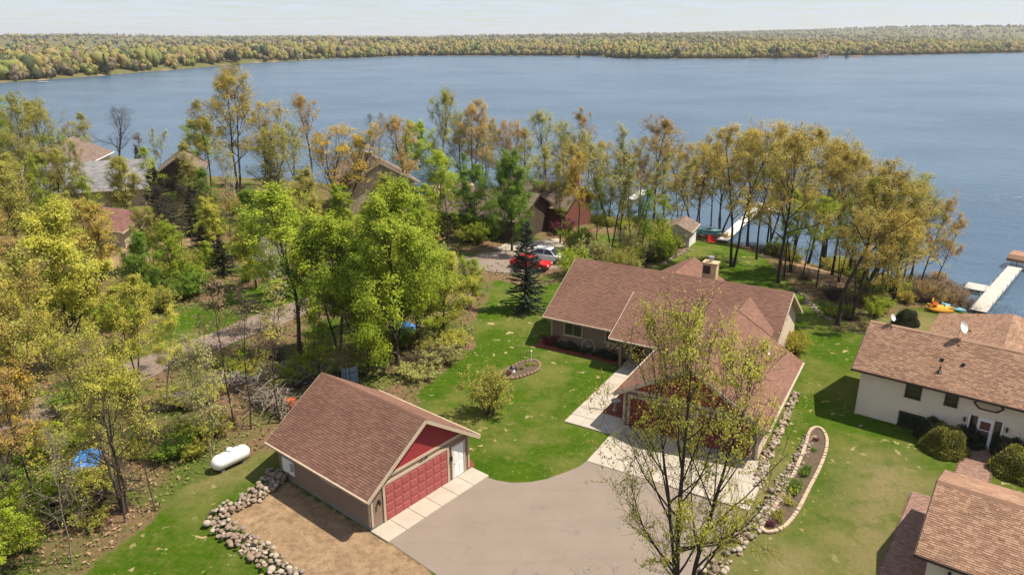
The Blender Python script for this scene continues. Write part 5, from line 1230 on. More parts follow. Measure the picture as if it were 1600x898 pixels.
region([(-36.44, 57.55), (-50.68, 74.68), (-39.72, 79.23), (-29.03, 84.31), (-18.34, 84.31), (-6.11, 84.31), (-3.81, 68.68), (-13.35, 72.58), (-26.71, 76.90), (-33.19, 63.48)], 40, [('bush2', 'lime', 1.4, 3, 1.3), ('bush2', 'green', 1.4, 3, 1.3), ('bush0', 'maple', 1, 2.2, 1.3), ('bush2', 'olive', 1.5, 3, 1.2)], 5, 'around the meadow beyond the lane')
region([(-42.78, 84.31), (-45.01, 107.87), (-33.04, 116.97), (-9.58, 107.87), (-3.35, 93.13), (-7.64, 84.31), (-30.56, 84.31)], 34, [('bush2', 'lime', 2, 4, 1.3), ('bush2', 'green', 2, 4, 1.3), ('bush2', 'olive', 2, 3.5, 1.2), ('bush2', 'gold', 2, 3.5, 1.2)], 6, 'between the lakeside houses')
region([(6.16, 74.68), (7.87, 87.07), (16.22, 90.01), (20.76, 88.52), (16.84, 80.45), (10.96, 74.68)], 46, [('bush2', 'olive', 2, 4.2, .9), ('bush2', 'lime', 2, 4.4, .9), ('brush', 'brown', 1.8, 3.4, 1.0), ('bush2', 'pale', 2, 4, .9)], 8, 'in the thicket behind the long roof')
region([(9.51, 106.60), (34.39, 128.56), (45.02, 113.59), (45.57, 92.44), (40.06, 68.73), (35.56, 63.48), (30.23, 63.48), (30.82, 74.68), (33.36, 105.95), (19.46, 90.02)], 90, [('brush', 'brown', 1.2, 2.4, 1.2), ('bush2', 'olive', 1.2, 2.6, 1.1), ('bush0', 'lime', 1, 2, 1.1), ('bush2', 'gold', 1.2, 2.6, 1.1), ('brush', 'rust', 1.2, 2.2, 1.2)], 9, 'along the lakeshore bank')
region([(50.94, 92.59), (55.28, 89.65), (55.91, 83.35), (50.23, 76.10), (40.09, 67.58)], 34, [('brush', 'rust', 1.4, 2.4, 1.2), ('bush2', 'rust', 1.2, 2.2, 1.1), ('brush', 'brown', 1.4, 2.2, 1.2)], 10, 'beside the reeds')
region([(-76.62, 107.87), (-59.10, 122.07), (-47.89, 107.87), (-55.46, 103.80), (-51.95, 84.31), (-57.78, 79.23)], 16, [('bush2', 'green', 1.6, 3, 1.2), ('bush2', 'olive', 1.6, 3.2, 1.2), ('bush2', 'lime', 1.6, 3, 1.2)], 12, 'around the grey-roofed house')

gb = random.Random(55)
for k, u in enumerate([(47.85, 81.29), (47.53, 78.62), (49.69, 80.83), (48.48, 77.34), (50.32, 79.05), (49.58, 76.50), (49.70, 83.64), (51.31, 84.62), (51.05, 82.22), (51.70, 81.75), (51.70, 79.93), (47.58, 82.22), (46.08, 78.62), (46.04, 76.50), (47.90, 75.29), (47.00, 75.69)]):
    x, y = u[0] + gb.uniform(-.5, .5), u[1] + gb.uniform(-.5, .5); kd, lf = gb.choice([('brush', 'brown'), ('brush', 'brown'), ('bush2', 'rust'), ('bush2', 'brown')])
    put(kd, 'bush', x, y, gb.uniform(1.5, 2.6), lf, 'bark_pale', 'bare pale twiggy brush standing at the reedy water edge' if kd == 'brush' else 'brownish budding bush at the reedy water edge', 'bush', 'shore brush, ' + ('bare' if kd == 'brush' else 'budding'), None, 1.1, max(gz(x, y), LAKE_Z - .15))

# leaf litter, sprigs and tall grass on the woodland floor
def ground_sprigs():
    g = np.random.default_rng(99); n = 78000
    y = g.uniform(20, 130, n) ; x = g.uniform(-1, 1, n) * (14 + y * .75)
    x = np.where(g.uniform(size=n) < .55, -np.abs(x), x)
    inl = np.full(n, -9.)
    for q in LAWNS + SAND + [[(-9, 30), (-2, 39), (-9, 46), (-16, 38)], [(-9, 30), (-1, 42), (14, 42), (14, 15), (-6, 15)], [(3, 58), (20, 48), (26, 62), (9, 70)]]: inl = np.maximum(inl, in_poly(x, y, q))
    lane = np.array([(-42.39, 38.27), (-37.41, 41.95), (-35.07, 44.72), (-31.65, 48.00), (-28.56, 54.56), (-25.83, 58.24), (-22.18, 64.30), (-18.19, 70.39), (-12.59, 76.44), (-7.34, 80.70), (-2.28, 83.77), (2.29, 84.31), (6.20, 85.67)])
    dl = np.full(n, 99.)
    for i in range(len(lane) - 1):
        e = lane[i + 1] - lane[i]; t = np.clip(((x - lane[i][0]) * e[0] + (y - lane[i][1]) * e[1]) / (e @ e), 0, 1); dl = np.minimum(dl, np.hypot(x - lane[i][0] - t * e[0], y - lane[i][1] - t * e[1]))
    ok = (inl < -.1) & (dl > 2.5) & (np.interp(x, SHX, SHY) - y > .5); x, y = x[ok], y[ok]; n = len(x)
    pat = np.sin(x * .35 + 1.3 * np.sin(y * .21)) + np.sin(y * .31 + 1.1 * np.sin(x * .27)) + g.normal(size=n) * .6
    c = np.stack([x, y, ground_z(x, y) + g.uniform(.02, .22, n)], -1)
    V, Fc = leaf_quads(g, c, .24, .9, .5)
    return np_mesh('undergrowth', V, Fc, np.clip(.5 + pat * .25, 0, 1))
def sprig_mat():
    m, n, p = new_mat('undergrowth_leaf'); t = attr(n, 'tint').outputs['Fac']
    c = mixc(n, ramp(n, t, .38, .72), (.27, .17, .10), (.16, .17, .032)); n.links.new(c, p.inputs['Base Color']); p.inputs['Roughness'].default_value = .9; return m
o = link('undergrowth', ground_sprigs(), None, sprig_mat()); o['kind'] = 'stuff'; tag(o, 'low leafy undergrowth and fallen leaves covering the woodland floor', 'undergrowth')
# ---------------------------------------------------------------- far shore forest (one mass)
_b = bmesh.new(); bmesh.ops.create_icosphere(_b, subdivisions=2, radius=1.0); _b.verts.ensure_lookup_table()
ICO_2 = np.array([v.co[:] for v in _b.verts]), np.array([[v.index for v in f.verts] for f in _b.faces]); _b.free()
_b = bmesh.new(); bmesh.ops.create_icosphere(_b, subdivisions=1, radius=1.0); _b.verts.ensure_lookup_table()
ICO_1 = np.array([v.co[:] for v in _b.verts]), np.array([[v.index for v in f.verts] for f in _b.faces]); _b.free()
def far_forest():
    g = np.random.default_rng(5); Vs, Fs, Ts, o = [], [], [], 0
    def batch(x, y, n, size, hh, rr, tone, lobes=2):
        for l in range(lobes):
            blob(x + g.normal(size=len(x)) * rr * .5, y + g.normal(size=len(x)) * rr * .5, n // lobes, size, hh * g.uniform(.72, 1.05, len(x)), rr * g.uniform(.4, .85, len(x)), np.clip(tone + g.uniform(-.03, .03, len(x)), 0, 1))
    def blob(x, y, n, size, hh, rr, tone):
        nonlocal o
        k = len(x); z = ground_z(x, y); ICO_V, ICO_F = ICO_2 if n > 30 else ICO_1
        # a lumpy crown body for each tree
        nv = len(ICO_V); d = ICO_V[None] * np.ones((k, 1, 1)); ph = g.uniform(0, 6.28, (k, 1))
        lump = 1 + .24 * np.sin(d[..., 0] * 4 + ph) * np.cos(d[..., 1] * 5 + ph * 2) + .13 * np.sin(d[..., 2] * 7 + ph * 3) + g.normal(size=(k, nv)) * .11
        low = np.where(d[..., 2] < 0, 1.35, 1.0)
        B = d * lump[..., None] * np.stack([rr, rr, hh * .42], -1)[:, None]; B[..., 2] *= low
        B = B + np.stack([x, y, z + hh * .55], -1)[:, None]; B[..., 2] = np.maximum(B[..., 2], z[:, None] - .3)
        Vs.append(B.reshape(-1, 3)); Fs.append((ICO_F[None] + (np.arange(k) * nv)[:, None, None]).reshape(-1, 3) + o); o += k * nv
        Ts.append(np.clip(np.repeat(tone, len(ICO_F)) + g.uniform(-.03, .03, k * len(ICO_F)), 0, 1))
        # loose sprays of leaf around it
        q = nrmz(g.normal(size=(k, n, 3))); q[..., 2] = np.abs(q[..., 2]) * 1.2 - .2
        c = q * g.uniform(.8, 1.3, (k, n, 1)) * np.stack([rr, rr, hh * .44], -1)[:, None] + np.stack([x, y, z + hh * .55], -1)[:, None]
        c[..., 2] = np.maximum(c[..., 2], z[:, None] + .4)
        V, Fq = leaf_quads(g, c.reshape(-1, 3), size, .9, .8)
        Vs.append(V); Fs.append(np.concatenate([Fq[:, [0, 1, 2]], Fq[:, [0, 2, 3]]]) + o); o += len(V)
        tq = np.clip(np.repeat(tone, n) + g.uniform(-.04, .04, k * n), 0, 1); Ts.append(np.concatenate([tq, tq]))
    def tones(k): return g.choice([.05, .15, .25, .4, .5, .6, .75, .82, .95], k, p=[.11, .17, .12, .12, .16, .14, .12, .03, .03]) + g.uniform(-.04, .04, k)
    def band(x0, x1, n, d0, d1, nq, size, h0, h1):
        x = g.uniform(x0, x1, n); y = np.interp(x, FX, FY) + d0 + (d1 - d0) * g.uniform(0, 1, n)
        h = g.uniform(h0, h1, n); batch(x, y, nq, size, h, h * g.uniform(.36, .6, n), tones(n))
    # left shore: steep line, sampled along its length
    nl = 1150; tt = g.uniform(0, 1, nl); px = np.interp(tt, np.linspace(0, 1, 9), [-520, -400, -345, -312, -300, -288, -275, -225, -144]); py = np.interp(tt, np.linspace(0, 1, 9), [350, 395, 430, 490, 560, 660, 800, 950, 1085])
    off = 5 + 150 * g.uniform(0, 1, nl) ** 1.4; px = px - off * .9; py = py + off * .35
    h = g.uniform(6, 15, nl) * np.where(off < 14, .6, 1); batch(px, py, 90, .95, h, h * g.uniform(.36, .56, nl), tones(nl), 2)
    band(-230, 900, 900, 5, 14, 30, 1.1, 4, 10)
    band(-230, 900, 1700, 12, 70, 44, 1.25, 8, 16)
    band(-600, 1100, 1700, 60, 320, 28, 1.8, 9, 17)
    band(-1500, 1700, 2300, 300, 1200, 10, 3, 7, 14)
    band(-3000, 3800, 4200, 1100, 4200, 4, 6, 8, 17)
    return np_mesh('far_forest', np.concatenate(Vs), np.concatenate(Fs), np.concatenate(Ts), smooth=True)
def forest_mat():
    m, n, p = new_mat('far_forest_leaf'); t = attr(n, 'tint').outputs['Fac']
    cr_ = N(n, 'ShaderNodeValToRGB'); e = cr_.color_ramp.elements
    stops = [(0, (.045, .062, .032)), (.1, (.06, .075, .036)), (.16, (.19, .14, .095)), (.3, (.245, .185, .075)), (.45, (.235, .185, .065)), (.6, (.19, .18, .058)), (.75, (.15, .17, .05)), (.88, (.23, .175, .085)), (1, (.13, .18, .042))]
    e[0].position = 0; e[0].color = rgba(stops[0][1]); e[1].position = 1; e[1].color = rgba(stops[-1][1])
    for pos, c in stops[1:-1]:
        x = e.new(pos); x.color = rgba(c)
    n.links.new(t, cr_.inputs[0]); n.links.new(cr_.outputs[0], p.inputs['Base Color']); p.inputs['Roughness'].default_value = .85; p.inputs['Specular IOR Level'].default_value = .1
    return m
o = link('far_forest', far_forest(), None, forest_mat()); o['kind'] = 'stuff'; tag(o, 'spring woodland covering the far shore and the low hills behind', 'forest')
# conifers that stand out on the far shore
for (u, v, h) in [(1045, 90, 20), (1005, 91, 17), (960, 91, 14), (1200, 90, 17), (1330, 91, 15), (985, 90, 15)]: pass
def far_conifer(x, y, h, label):
    put('spruce1', 'pine_tree', x, y, h, 'spruce', 'bark_dark', label, 'tree', 'dark pines on the far shore', None, 1.1)
for x, y, h in [(196.0, 977.3, 18), (155.8, 951.7, 16), (86.3, 1004.4, 15), (325.7, 951.7, 17), (424.1, 977.3, 15), (144.1, 951.7, 14), (-300.7, 566.9, 15), (-265.8, 739.1, 20), (-637.4, 1063.2, 14)]: far_conifer(x, y, h, 'dark pine rising among the far shore woods')
def far_cottage(x, y, rz, wm, rm, label):
    far_house('shore_cottage', label, x, y, rz, 12, 8, 3.2, 5.6, wm, rm, dm=MT['white'], wins=[((-2, -4, 1.6), nF, 1.8, 1.2), ((3, -4, 1.6), nF, 1.8, 1.2)], cat='cottage')
for i, (x, y) in enumerate([(-329.6, 627.1), (-255.3, 917.7), (166.3, 992.7), (448.2, 1006.4), (256.0, 979.3), (397.4, 992.7)]):
    far_cottage(x, y, .2 * (i % 3) - .2, (MT['white'], MT['beige'], MT['siding_w'])[i % 3], (MT['shingle_far'], MT['shingle_grey'], MT['shingle_red'])[i % 3], ('white cottage with brown roof on the far shore', 'beige cottage with grey roof on the far shore', 'cream cottage with red-brown roof on the far shore')[i % 3] + ' at the %s' % ('sandy west end', 'long beach', 'wooded point', 'east end')[i % 4])

# ---------------------------------------------------------------- docks
def dock(label, p, q, w, z, mat, head=None, posts=True):
    p, q = Vector(p), Vector(q); L = (q - p).length; rz = math.atan2(q.y - p.y, q.x - p.x)
    t = empty('dock', (p.x, p.y, z), rz, label, 'dock')
    n = max(2, int(L / 2.4))
    def deck(x0, x1, y0, y1, along):
        m = MB(); x = x0
        if along:
            while x < x1 - .01: m.box(x + .07, (y0 + y1) / 2, 0, .128, y1 - y0, .05, 0); x += .14
        m.build('deck_section', mat, t)
    for i in range(n):
        a0, a1 = L / n * i, L / n * (i + 1) - .02
        deck(a0, a1, -w / 2, w / 2, True)
        beam('side_rail', MT['metal'], t, (a0, -w / 2 - .03, -.06), (a1, -w / 2 - .03, -.06), .05, .16); beam('side_rail', MT['metal'], t, (a0, w / 2 + .03, -.06), (a1, w / 2 + .03, -.06), .05, .16)
        if posts:
            for s in (-1, 1):
                m = MB(); m.tube([(a1, s * (w / 2 + .08), -2.2), (a1, s * (w / 2 + .08), .55)], .035, 6); m.build('post', MT['metal'], t)
    if head:
        for (x0, x1, y0, y1) in head:
            deck(x0, x1, y0, y1, True)
            for xx, yy in ((x0, y0), (x1, y0), (x0, y1), (x1, y1)):
                m = MB(); m.tube([(xx, yy, -2.2), (xx, yy, .7)], .035, 6); m.build('post', MT['metal'], t)
    return t
d1 = dock('pale boarded dock with L-shaped end near the beached boats', (49.89, 73.71), (63.93, 89.28), 1.5, -2.95, MT['dockwood'], [(7.6, 10.2, .8, 3.0)])
dock('long white dock reaching out between the lakeshore trees', (30.16, 102.18), (43.96, 126.74), 1.5, -2.95, MT['dockwhite'], [(22.5, 25.5, -5.0, -.8)])
dock('short white dock glimpsed behind the fresh green clump', (21.23, 129.91), (25.24, 137.92), 1.6, -2.95, MT['dockwhite'])
# boat lift with canopy at the dock end
lx, ly = (67.23, 89.83)
t = empty('boat_lift', (lx, ly, LAKE_Z), .75, 'boat lift with tan canopy beside the L-shaped dock end', 'boat lift')
for sx in (-1.3, 1.3):
    for sy in (-2.6, 2.6):
        m = MB(); m.tube([(sx, sy, -1.5), (sx, sy, 1.4)], .06, 6); m.build('post', MT['metal'], t)
m = MB(); m.prism([(-1.7, -3.2, 1.3), (-1.2, -3.2, 1.75), (1.2, -3.2, 1.75), (1.7, -3.2, 1.3), (1.7, -3.2, .9), (-1.7, -3.2, .9)], (0, 6.4, 0)); m.build('canopy', MT['shingle_tan'], t)
# far docks and lifts
for i, (x, y) in enumerate([(-297.3, 478.8), (-303.8, 581.2), (-298.8, 611.3), (-298.6, 656.4), (-274.6, 804.5), (76.4, 1022.4), (122.2, 980.5), (250.5, 941.9), (392.2, 994.1)]):
    dock('tiny far dock at the %s' % ('sandy west bend', 'first cove', 'grassy bank', 'long beach', 'brown beach', 'wooded point', 'east cove', 'east bank', 'birch landing')[i], (x, y), (x + (9 if x < -200 else 2), y - (4 if x < -200 else 12)), 2.0, -3.0, MT['dockwood'], None, False)

# ---------------------------------------------------------------- boats on the grass
def hull(name, mat, parent, L, W, H, ends=(.15, .1), n=9, open_=False):
    m = MB(); rings = []
    for i in range(n):
        s = i / (n - 1); f = max(math.sin(math.pi * min(max(s * .94 + .03, 0), 1)), 0) ** .55; x = (s - .5) * L
        hw = W / 2 * f; rise = H * .45 * abs(2 * s - 1) ** 2.5
        rings.append([(x, -hw, H * .62 + rise * .5), (x, -hw * .72, H * .16 + rise), (x, 0, rise), (x, hw * .72, H * .16 + rise), (x, hw, H * .62 + rise * .5), (x, hw * .55, H + rise * .2), (x, 0, H * 1.08 + rise * .15), (x, -hw * .55, H + rise * .2)])
    for i in range(n - 1):
        for k in range(8): m.poly([rings[i][k], rings[i][(k + 1) % 8], rings[i + 1][(k + 1) % 8], rings[i + 1][k]])
    m.poly(rings[0][::-1]); m.poly(rings[-1])
    return m.build(name, mat, parent, smooth=True)
def kayak(label, mat, x, y, z, rz, L=3.2, W=.75, roll=0, group=None, name='kayak'):
    t = empty(name, (x, y, z), rz, label, 'kayak', group); t.rotation_euler.x = roll
    hull('hull', mat, t, L, W, .34)
    m = MB(); an = np.linspace(0, 2 * math.pi, 14, endpoint=False)
    pts = [(.1 + .42 * math.cos(a), .22 * math.sin(a), .40) for a in an]
    m.prism(pts, (0, 0, .03)); m.build('cockpit', MT['black'], t)
    return t
px, py = (40.87, 65.82); pz = gz(px, py)
t = empty('pedal_boat', (px, py, pz), -.55, 'yellow pedal boat pulled up on the grass', 'boat')
for s in (-1, 1):
    o = hull('pontoon', MT['yellow'], t, 2.3, .6, .42); o.location.y = s * .48
box('deck', MT['yellow'], t, (-.1, 0, .42), (1.5, 1.1, .14), 0, .05)
for s in (-1, 1):
    o = box('seat', MT['orange'], t, (-.45, s * .32, .62), (.42, .42, .26), 0, .08); o2 = box('seat_back', MT['yellow'], t, (-.7, s * .32, .85), (.14, .44, .5), 0, .06)
m = MB(); m.tube([(.35, 0, .45), (.25, 0, .85)], .04, 6); m.build('steering_lever', MT['black'], t)
bx_, by_ = (49.28, 79.42)
t = empty('dinghy', (bx_, by_, gz(bx_, by_)), -.3, 'white dinghy lying upturned beside the pedal boat', 'boat')
o = hull('hull', MT['white'], t, 2.9, 1.25, .6); box('keel', MT['white'], o, (0, 0, .67), (2.2, .06, .06)); box('stripe', MT['tarp'], o, (-.45, 0, .62), (.7, .8, .06), 0, .02)
kx, ky = (42.63, 66.59); kayak('light blue kayak lying on the grass near the dock', MT['ltblue'], kx, ky, gz(kx, ky) + .02, -1.1, 2.4, .8)
# kayak rack by the shed
rx, ry = (28.20, 102.75); rz0 = gz(rx, ry)
t = empty('kayak_rack', (rx, ry, rz0), -.25, 'wooden rack of stacked kayaks beside the garden shed', 'rack')
for s in (-1, 1):
    for q in (-.35, .35):
        m = MB(); m.tube([(s * 1.1, q, -.1), (s * 1.1, q, 1.5)], .05, 5); m.build('post', MT['dkwood'], t)
    for zz in (.35, .85, 1.3): box('crossbar', MT['dkwood'], t, (s * 1.1, 0, zz), (.08, 1.0, .07))
c_, s_ = math.cos(-.25), math.sin(-.25)
for zz, mt, lb in ((.40, 'orange', 'orange kayak on the lowest arm of the rack'), (.90, 'teal', 'teal kayak on the middle arm of the rack'), (1.35, 'teal', 'pale teal kayak on the top arm of the rack')): kayak(lb, MT[mt], rx, ry, rz0 + zz, -.25, 3.5, .7)
def adirondack(label, x, y, rz, mat):
    t = empty('garden_chair', (x, y, gz(x, y)), rz, label, 'chair')
    for i in range(5):
        o = box('back_slat', mat, t, (-.36 + .18 * i if 0 else (i - 2) * .125, .38, .72), (.11, .03, .95 - .08 * abs(i - 2))); o.rotation_euler.x = 0
        box('seat_slat', mat, t, (0, -.32 + i * .14, .38 - i * .02), (.62, .12, .03))
    for s in (-1, 1):
        box('arm', mat, t, (s * .38, -.05, .62), (.13, .75, .03)); box('leg', mat, t, (s * .36, -.38, .3), (.05, .1, .62)); box('leg', mat, t, (s * .36, .36, .3), (.05, .1, .62))
    return t
cx_, cy_ = (26.47, 94.45); adirondack('red slatted garden chair on the lake lawn by the shed', cx_, cy_, .6, MT['redpl'])

# ---------------------------------------------------------------- propane tank
tx, ty = (-17.20, 39.17); tr = math.atan2(1.5, 1.24)
t = empty('propane_tank', (tx, ty, 0), tr, 'white horizontal propane tank at the wood edge', 'propane tank')
m = MB(); prof = [(-1.25, .02), (-1.22, .16), (-1.13, .30), (-.98, .42), (-.8, .47), (.8, .47), (.98, .42), (1.13, .30), (1.22, .16), (1.25, .02)]
m.tube([(a, 0, .60) for a, r in prof], [r for a, r in prof], 20); m.build('vessel', MT['tank'], t, smooth=True)
m = MB(); m.tube([(0, 0, 1.03), (0, 0, 1.18), (0, 0, 1.24)], [.2, .2, .14], 14); m.build('valve_dome', MT['tank'], t)
for s in (-1, 1): box('foot', MT['foundation'], t, (s * .7, 0, .09), (.2, .6, .2)); 
for s in (-1, 1):
    m = MB(); m.tube([(s * .62, 0, 1.05), (s * .62, 0, 1.13)], .05, 8); m.build('lifting_lug', MT['metal'], t)

# ---------------------------------------------------------------- boulders and beds
def stone_mesh(seed, flat=.7):
    g = random.Random(seed); b = bmesh.new(); bmesh.ops.create_icosphere(b, subdivisions=2, radius=.5)
    off = Vector((g.uniform(0, 9), g.uniform(0, 9), g.uniform(0, 9)))
    from mathutils import noise as mn
    for v in b.verts:
        k = 1 + .32 * mn.noise(v.co * 2.2 + off) + .12 * mn.noise(v.co * 5 + off); v.co *= k; v.co.z *= flat; v.co.x *= g.uniform(.99, 1.01)
    me = bpy.data.meshes.new('boulder'); b.to_mesh(me); b.free(); me.polygons.foreach_set('use_smooth', [True] * len(me.polygons)); return me
STONES = [stone_mesh(k, .62 + .06 * (k % 4)) for k in range(7)]
def boulders(name, label, path, width, n, s0, s1, mats, seed, rise=.0, cat='wall', loc0=None):
    g = random.Random(seed); t = empty(name, (path[0][0], path[0][1], 0), 0, label, cat); b0 = Vector((path[0][0], path[0][1], 0))
    Ls = [(Vector(path[i + 1]) - Vector(path[i])).length for i in range(len(path) - 1)]; T_ = sum(Ls); placed = []
    for k in range(n):
        for tr_ in range(30):
            d = g.uniform(0, T_); i = 0
            while i < len(Ls) - 1 and d > Ls[i]: d -= Ls[i]; i += 1
            p, q = Vector(path[i]), Vector(path[i + 1]); e = (q - p).normalized(); off = g.uniform(-.5, .5) * width; s = g.uniform(s0, s1) * (1.25 if g.random() < .2 else 1)
            c = p + e * d + Vector((-e.y, e.x)) * off
            if all((c - c2).length > (s + s2) * .36 for c2, s2 in placed): break
        placed.append((c, s))
        o = link_shared('boulder', STONES[g.randrange(7)], t, MT[g.choice(mats)])
        o.location = (c.x - b0.x, c.y - b0.y, s * .1 + rise * g.random() * (.6 if rise < .3 else 1) + gz(c.x, c.y)); o.scale = (s * g.uniform(.85, 1.25), s, s * g.uniform(.8, 1.1)); o.rotation_euler = (g.uniform(-.3, .3), g.uniform(-.3, .3), g.uniform(0, 6.3))
    return t
boulders('boulder_wall', 'curving dry boulder wall around the sandy pad beside the garage', [(-13.45, 38.40), (-13.92, 37.93), (-14.36, 36.43), (-15.01, 35.38), (-15.95, 34.50), (-16.15, 33.82), (-15.58, 33.05), (-14.34, 32.15), (-12.87, 31.05), (-11.34, 29.72), (-10.07, 28.53)], 1.15, 260, .17, .36, ['boulder', 'boulder', 'boulder2', 'boulder3'], 21, .35)
boulders('boulder_wall', 'dark heap of boulders at the rear corner of the garage', [(-14.47, 37.73), (-13.95, 38.13), (-13.37, 37.46)], 1.0, 40, .22, .42, ['boulder2', 'boulder'], 22, .5)
hx0 = lambda a, b: (3.66 + a * .862 + b * .507, 58.8 - a * .507 + b * .862)
boulders('stone_edging', 'pale limestone edging along the sunlit side of the garage wing', [hx0(20.0, .2), hx0(20.1, -5), hx0(20.1, -10.6), hx0(20.3, -13.5)], .45, 120, .16, .34, ['boulder3', 'boulder3', 'boulder'], 23, .2)
boulders('boulder_wall', 'rough boulder row between driveway and planted bed', [(15.36, 36.43), (13.60, 33.82), (12.31, 32.41), (10.66, 30.71), (9.75, 29.41), (8.80, 27.69)], .95, 90, .18, .40, ['boulder', 'boulder2', 'boulder3'], 24, .2)
boulders('stone_edging', 'loose field stones lining the planted bed', [(19.53, 42.59), (18.16, 40.26), (16.93, 38.40), (16.03, 37.59), (15.21, 35.99), (14.17, 34.50)], .7, 110, .15, .33, ['boulder', 'boulder2', 'boulder3'], 25, .12)
boulders('stone_edging', 'low stone edging on the lake lawn before the shed', [(17.35, 81.19), (18.99, 83.77), (20.84, 85.95), (21.63, 87.07)], .6, 50, .2, .4, ['boulder3', 'boulder2'], 26, .1)
boulders('stone_edging', 'stone edging of the mulch strip at the lawn corner behind the house', [(29.62, 72.17), (29.20, 67.76), (28.97, 64.80), (29.52, 63.48)], .5, 44, .18, .34, ['boulder', 'boulder2'], 27, .1)
def paver_ring(name, label, pts, mat, soil, bl=.32, h=.16, closed=True, z=0.0):
    t = empty(name, (pts[0][0], pts[0][1], z), 0, label, 'garden bed'); b0 = Vector(pts[0][:2]); n = len(pts); me = None
    d = []; 
    for i in range(n if closed else n - 1):
        p, q = Vector(pts[i][:2]), Vector(pts[(i + 1) % n][:2]); L = (q - p).length; k = max(1, round(L / bl)); ang = math.atan2(q.y - p.y, q.x - p.x)
        for j in range(k):
            c = p.lerp(q, (j + .5) / k)
            if me is None:
                mm_ = MB(); mm_.box(0, 0, 0, bl * .9, .2, h); me = mm_.mesh('edging_block'); b = bmesh.new(); b.from_mesh(me); bmesh.ops.bevel(b, geom=b.edges[:], offset=.025, segments=1, affect='EDGES'); b.to_mesh(me); b.free(); me.materials.append(mat)
            o = link('edging_block', me, t); o.location = (c.x - b0.x, c.y - b0.y, h / 2 + rnd.uniform(-.01, .02)); o.rotation_euler.z = ang + rnd.uniform(-.06, .06)
    o = tri_fill('soil', [(p[0] - b0.x, p[1] - b0.y) for p in pts], .0, soil, .09); o.parent = t
    return t
def smooth_loop(pts, n=3):
    for _ in range(n):
        q = []
        for i in range(len(pts)):
            a, b = Vector(pts[i]), Vector(pts[(i + 1) % len(pts)]); q += [tuple(a.lerp(b, .25)), tuple(a.lerp(b, .75))]
        pts = q
    return pts
isl = smooth_loop([(-1.04, 51.60), (-0.50, 52.75), (0.62, 53.95), (1.67, 54.68), (2.31, 53.95), (2.11, 52.52), (0.99, 51.60), (-0.24, 50.93)], 2)
paver_ring('flower_bed', 'oval paver-edged flower bed in the middle of the lawn', isl, MT['paver_brown'], MT['soil'], .3)
bed = smooth_loop([(20.06, 43.76), (20.81, 43.59), (20.53, 41.95), (19.23, 39.53), (17.10, 36.43), (15.34, 33.82), (13.96, 32.62), (13.11, 32.83), (14.02, 34.04), (15.47, 35.99), (16.91, 38.13), (18.52, 40.79)], 2)
paver_ring('flower_bed', 'long planted bed edged with tan blocks beside the neighbouring lawn', bed, MT['paver'], MT['soil'], .3)
for k, (u, kd, lf, h) in enumerate([((17.93, 38.61), 'tuft', 'green', .5), ((17.44, 37.93), 'tuft', 'green', .6), ((16.59, 36.94), 'bush1', 'green', .55), ((16.17, 36.30), 'bush1', 'green', .6), ((15.52, 35.08), 'tuft', 'olive', .5), ((19.17, 40.79), 'tuft', 'green', .35), ((19.74, 41.95), 'tuft', 'purple', .35), ((14.47, 33.82), 'bush0', 'olive', .7), ((13.94, 33.26), 'tuft', 'purple', .5)]):
    shrub(kd, lf, u, h, 'small %s perennial growing in the long planted bed' % {'green': 'green', 'olive': 'olive', 'purple': 'purple'}[lf], 'perennials in the long bed, %s' % lf, name='perennial', cat='plant')
for k, (u, lf, h) in enumerate([((1.33, 53.46), 'lime', .4), ((0.81, 52.75), 'green', .35), ((0.30, 52.52), 'redbush', .35), ((1.84, 53.46), 'yellowbush', .35), ((-0.25, 51.83), 'redbush', .4)]):
    shrub('tuft', lf, u, h, 'small %s plant in the oval flower bed' % {'lime': 'lime', 'green': 'green', 'redbush': 'red', 'yellowbush': 'yellow'}[lf], 'plants in the oval bed, %s' % lf, name='perennial', cat='plant')
u = (0.05, 52.29); t = empty('garden_lantern', (u[0], u[1], .08), 0, 'small white and black lantern ornament in the oval bed', 'ornament')
m = MB(); m.tube([(0, 0, 0), (0, 0, .1), (0, 0, .3)], [.22, .2, .16], 8); m.build('base', MT['white'], t); m = MB(); m.tube([(0, 0, .3), (0, 0, .42), (0, 0, .55)], [.22, .24, .03], 8); m.build('cap', MT['black'], t)
u = (1.55, 54.19); t = empty('garden_stake', (u[0], u[1], .05), 0, 'thin white garden stake at the tip of the oval bed', 'ornament'); m = MB(); m.tube([(0, 0, 0), (0, 0, .9)], .025, 6); m.build('pole', MT['white'], t); m = MB(); m.tube([(0, 0, .85), (0, 0, .95), (0, 0, 1.05)], [.02, .09, .02], 8); m.build('finial', MT['white'], t)
u = (0.93, 54.19); t = empty('iron_trellis', (u[0], u[1], .05), .4, 'low black iron trellis in the oval bed', 'trellis')
for i in range(5):
    m = MB(); m.tube([(-.5 + .25 * i, 0, 0), (-.5 + .25 * i, 0, .75)], .015, 5); m.build('upright', MT['black'], t)
m = MB(); m.tube([(-.5, 0, .7), (0, 0, .85), (.5, 0, .7)], .018, 5); m.build('top_bar', MT['black'], t)
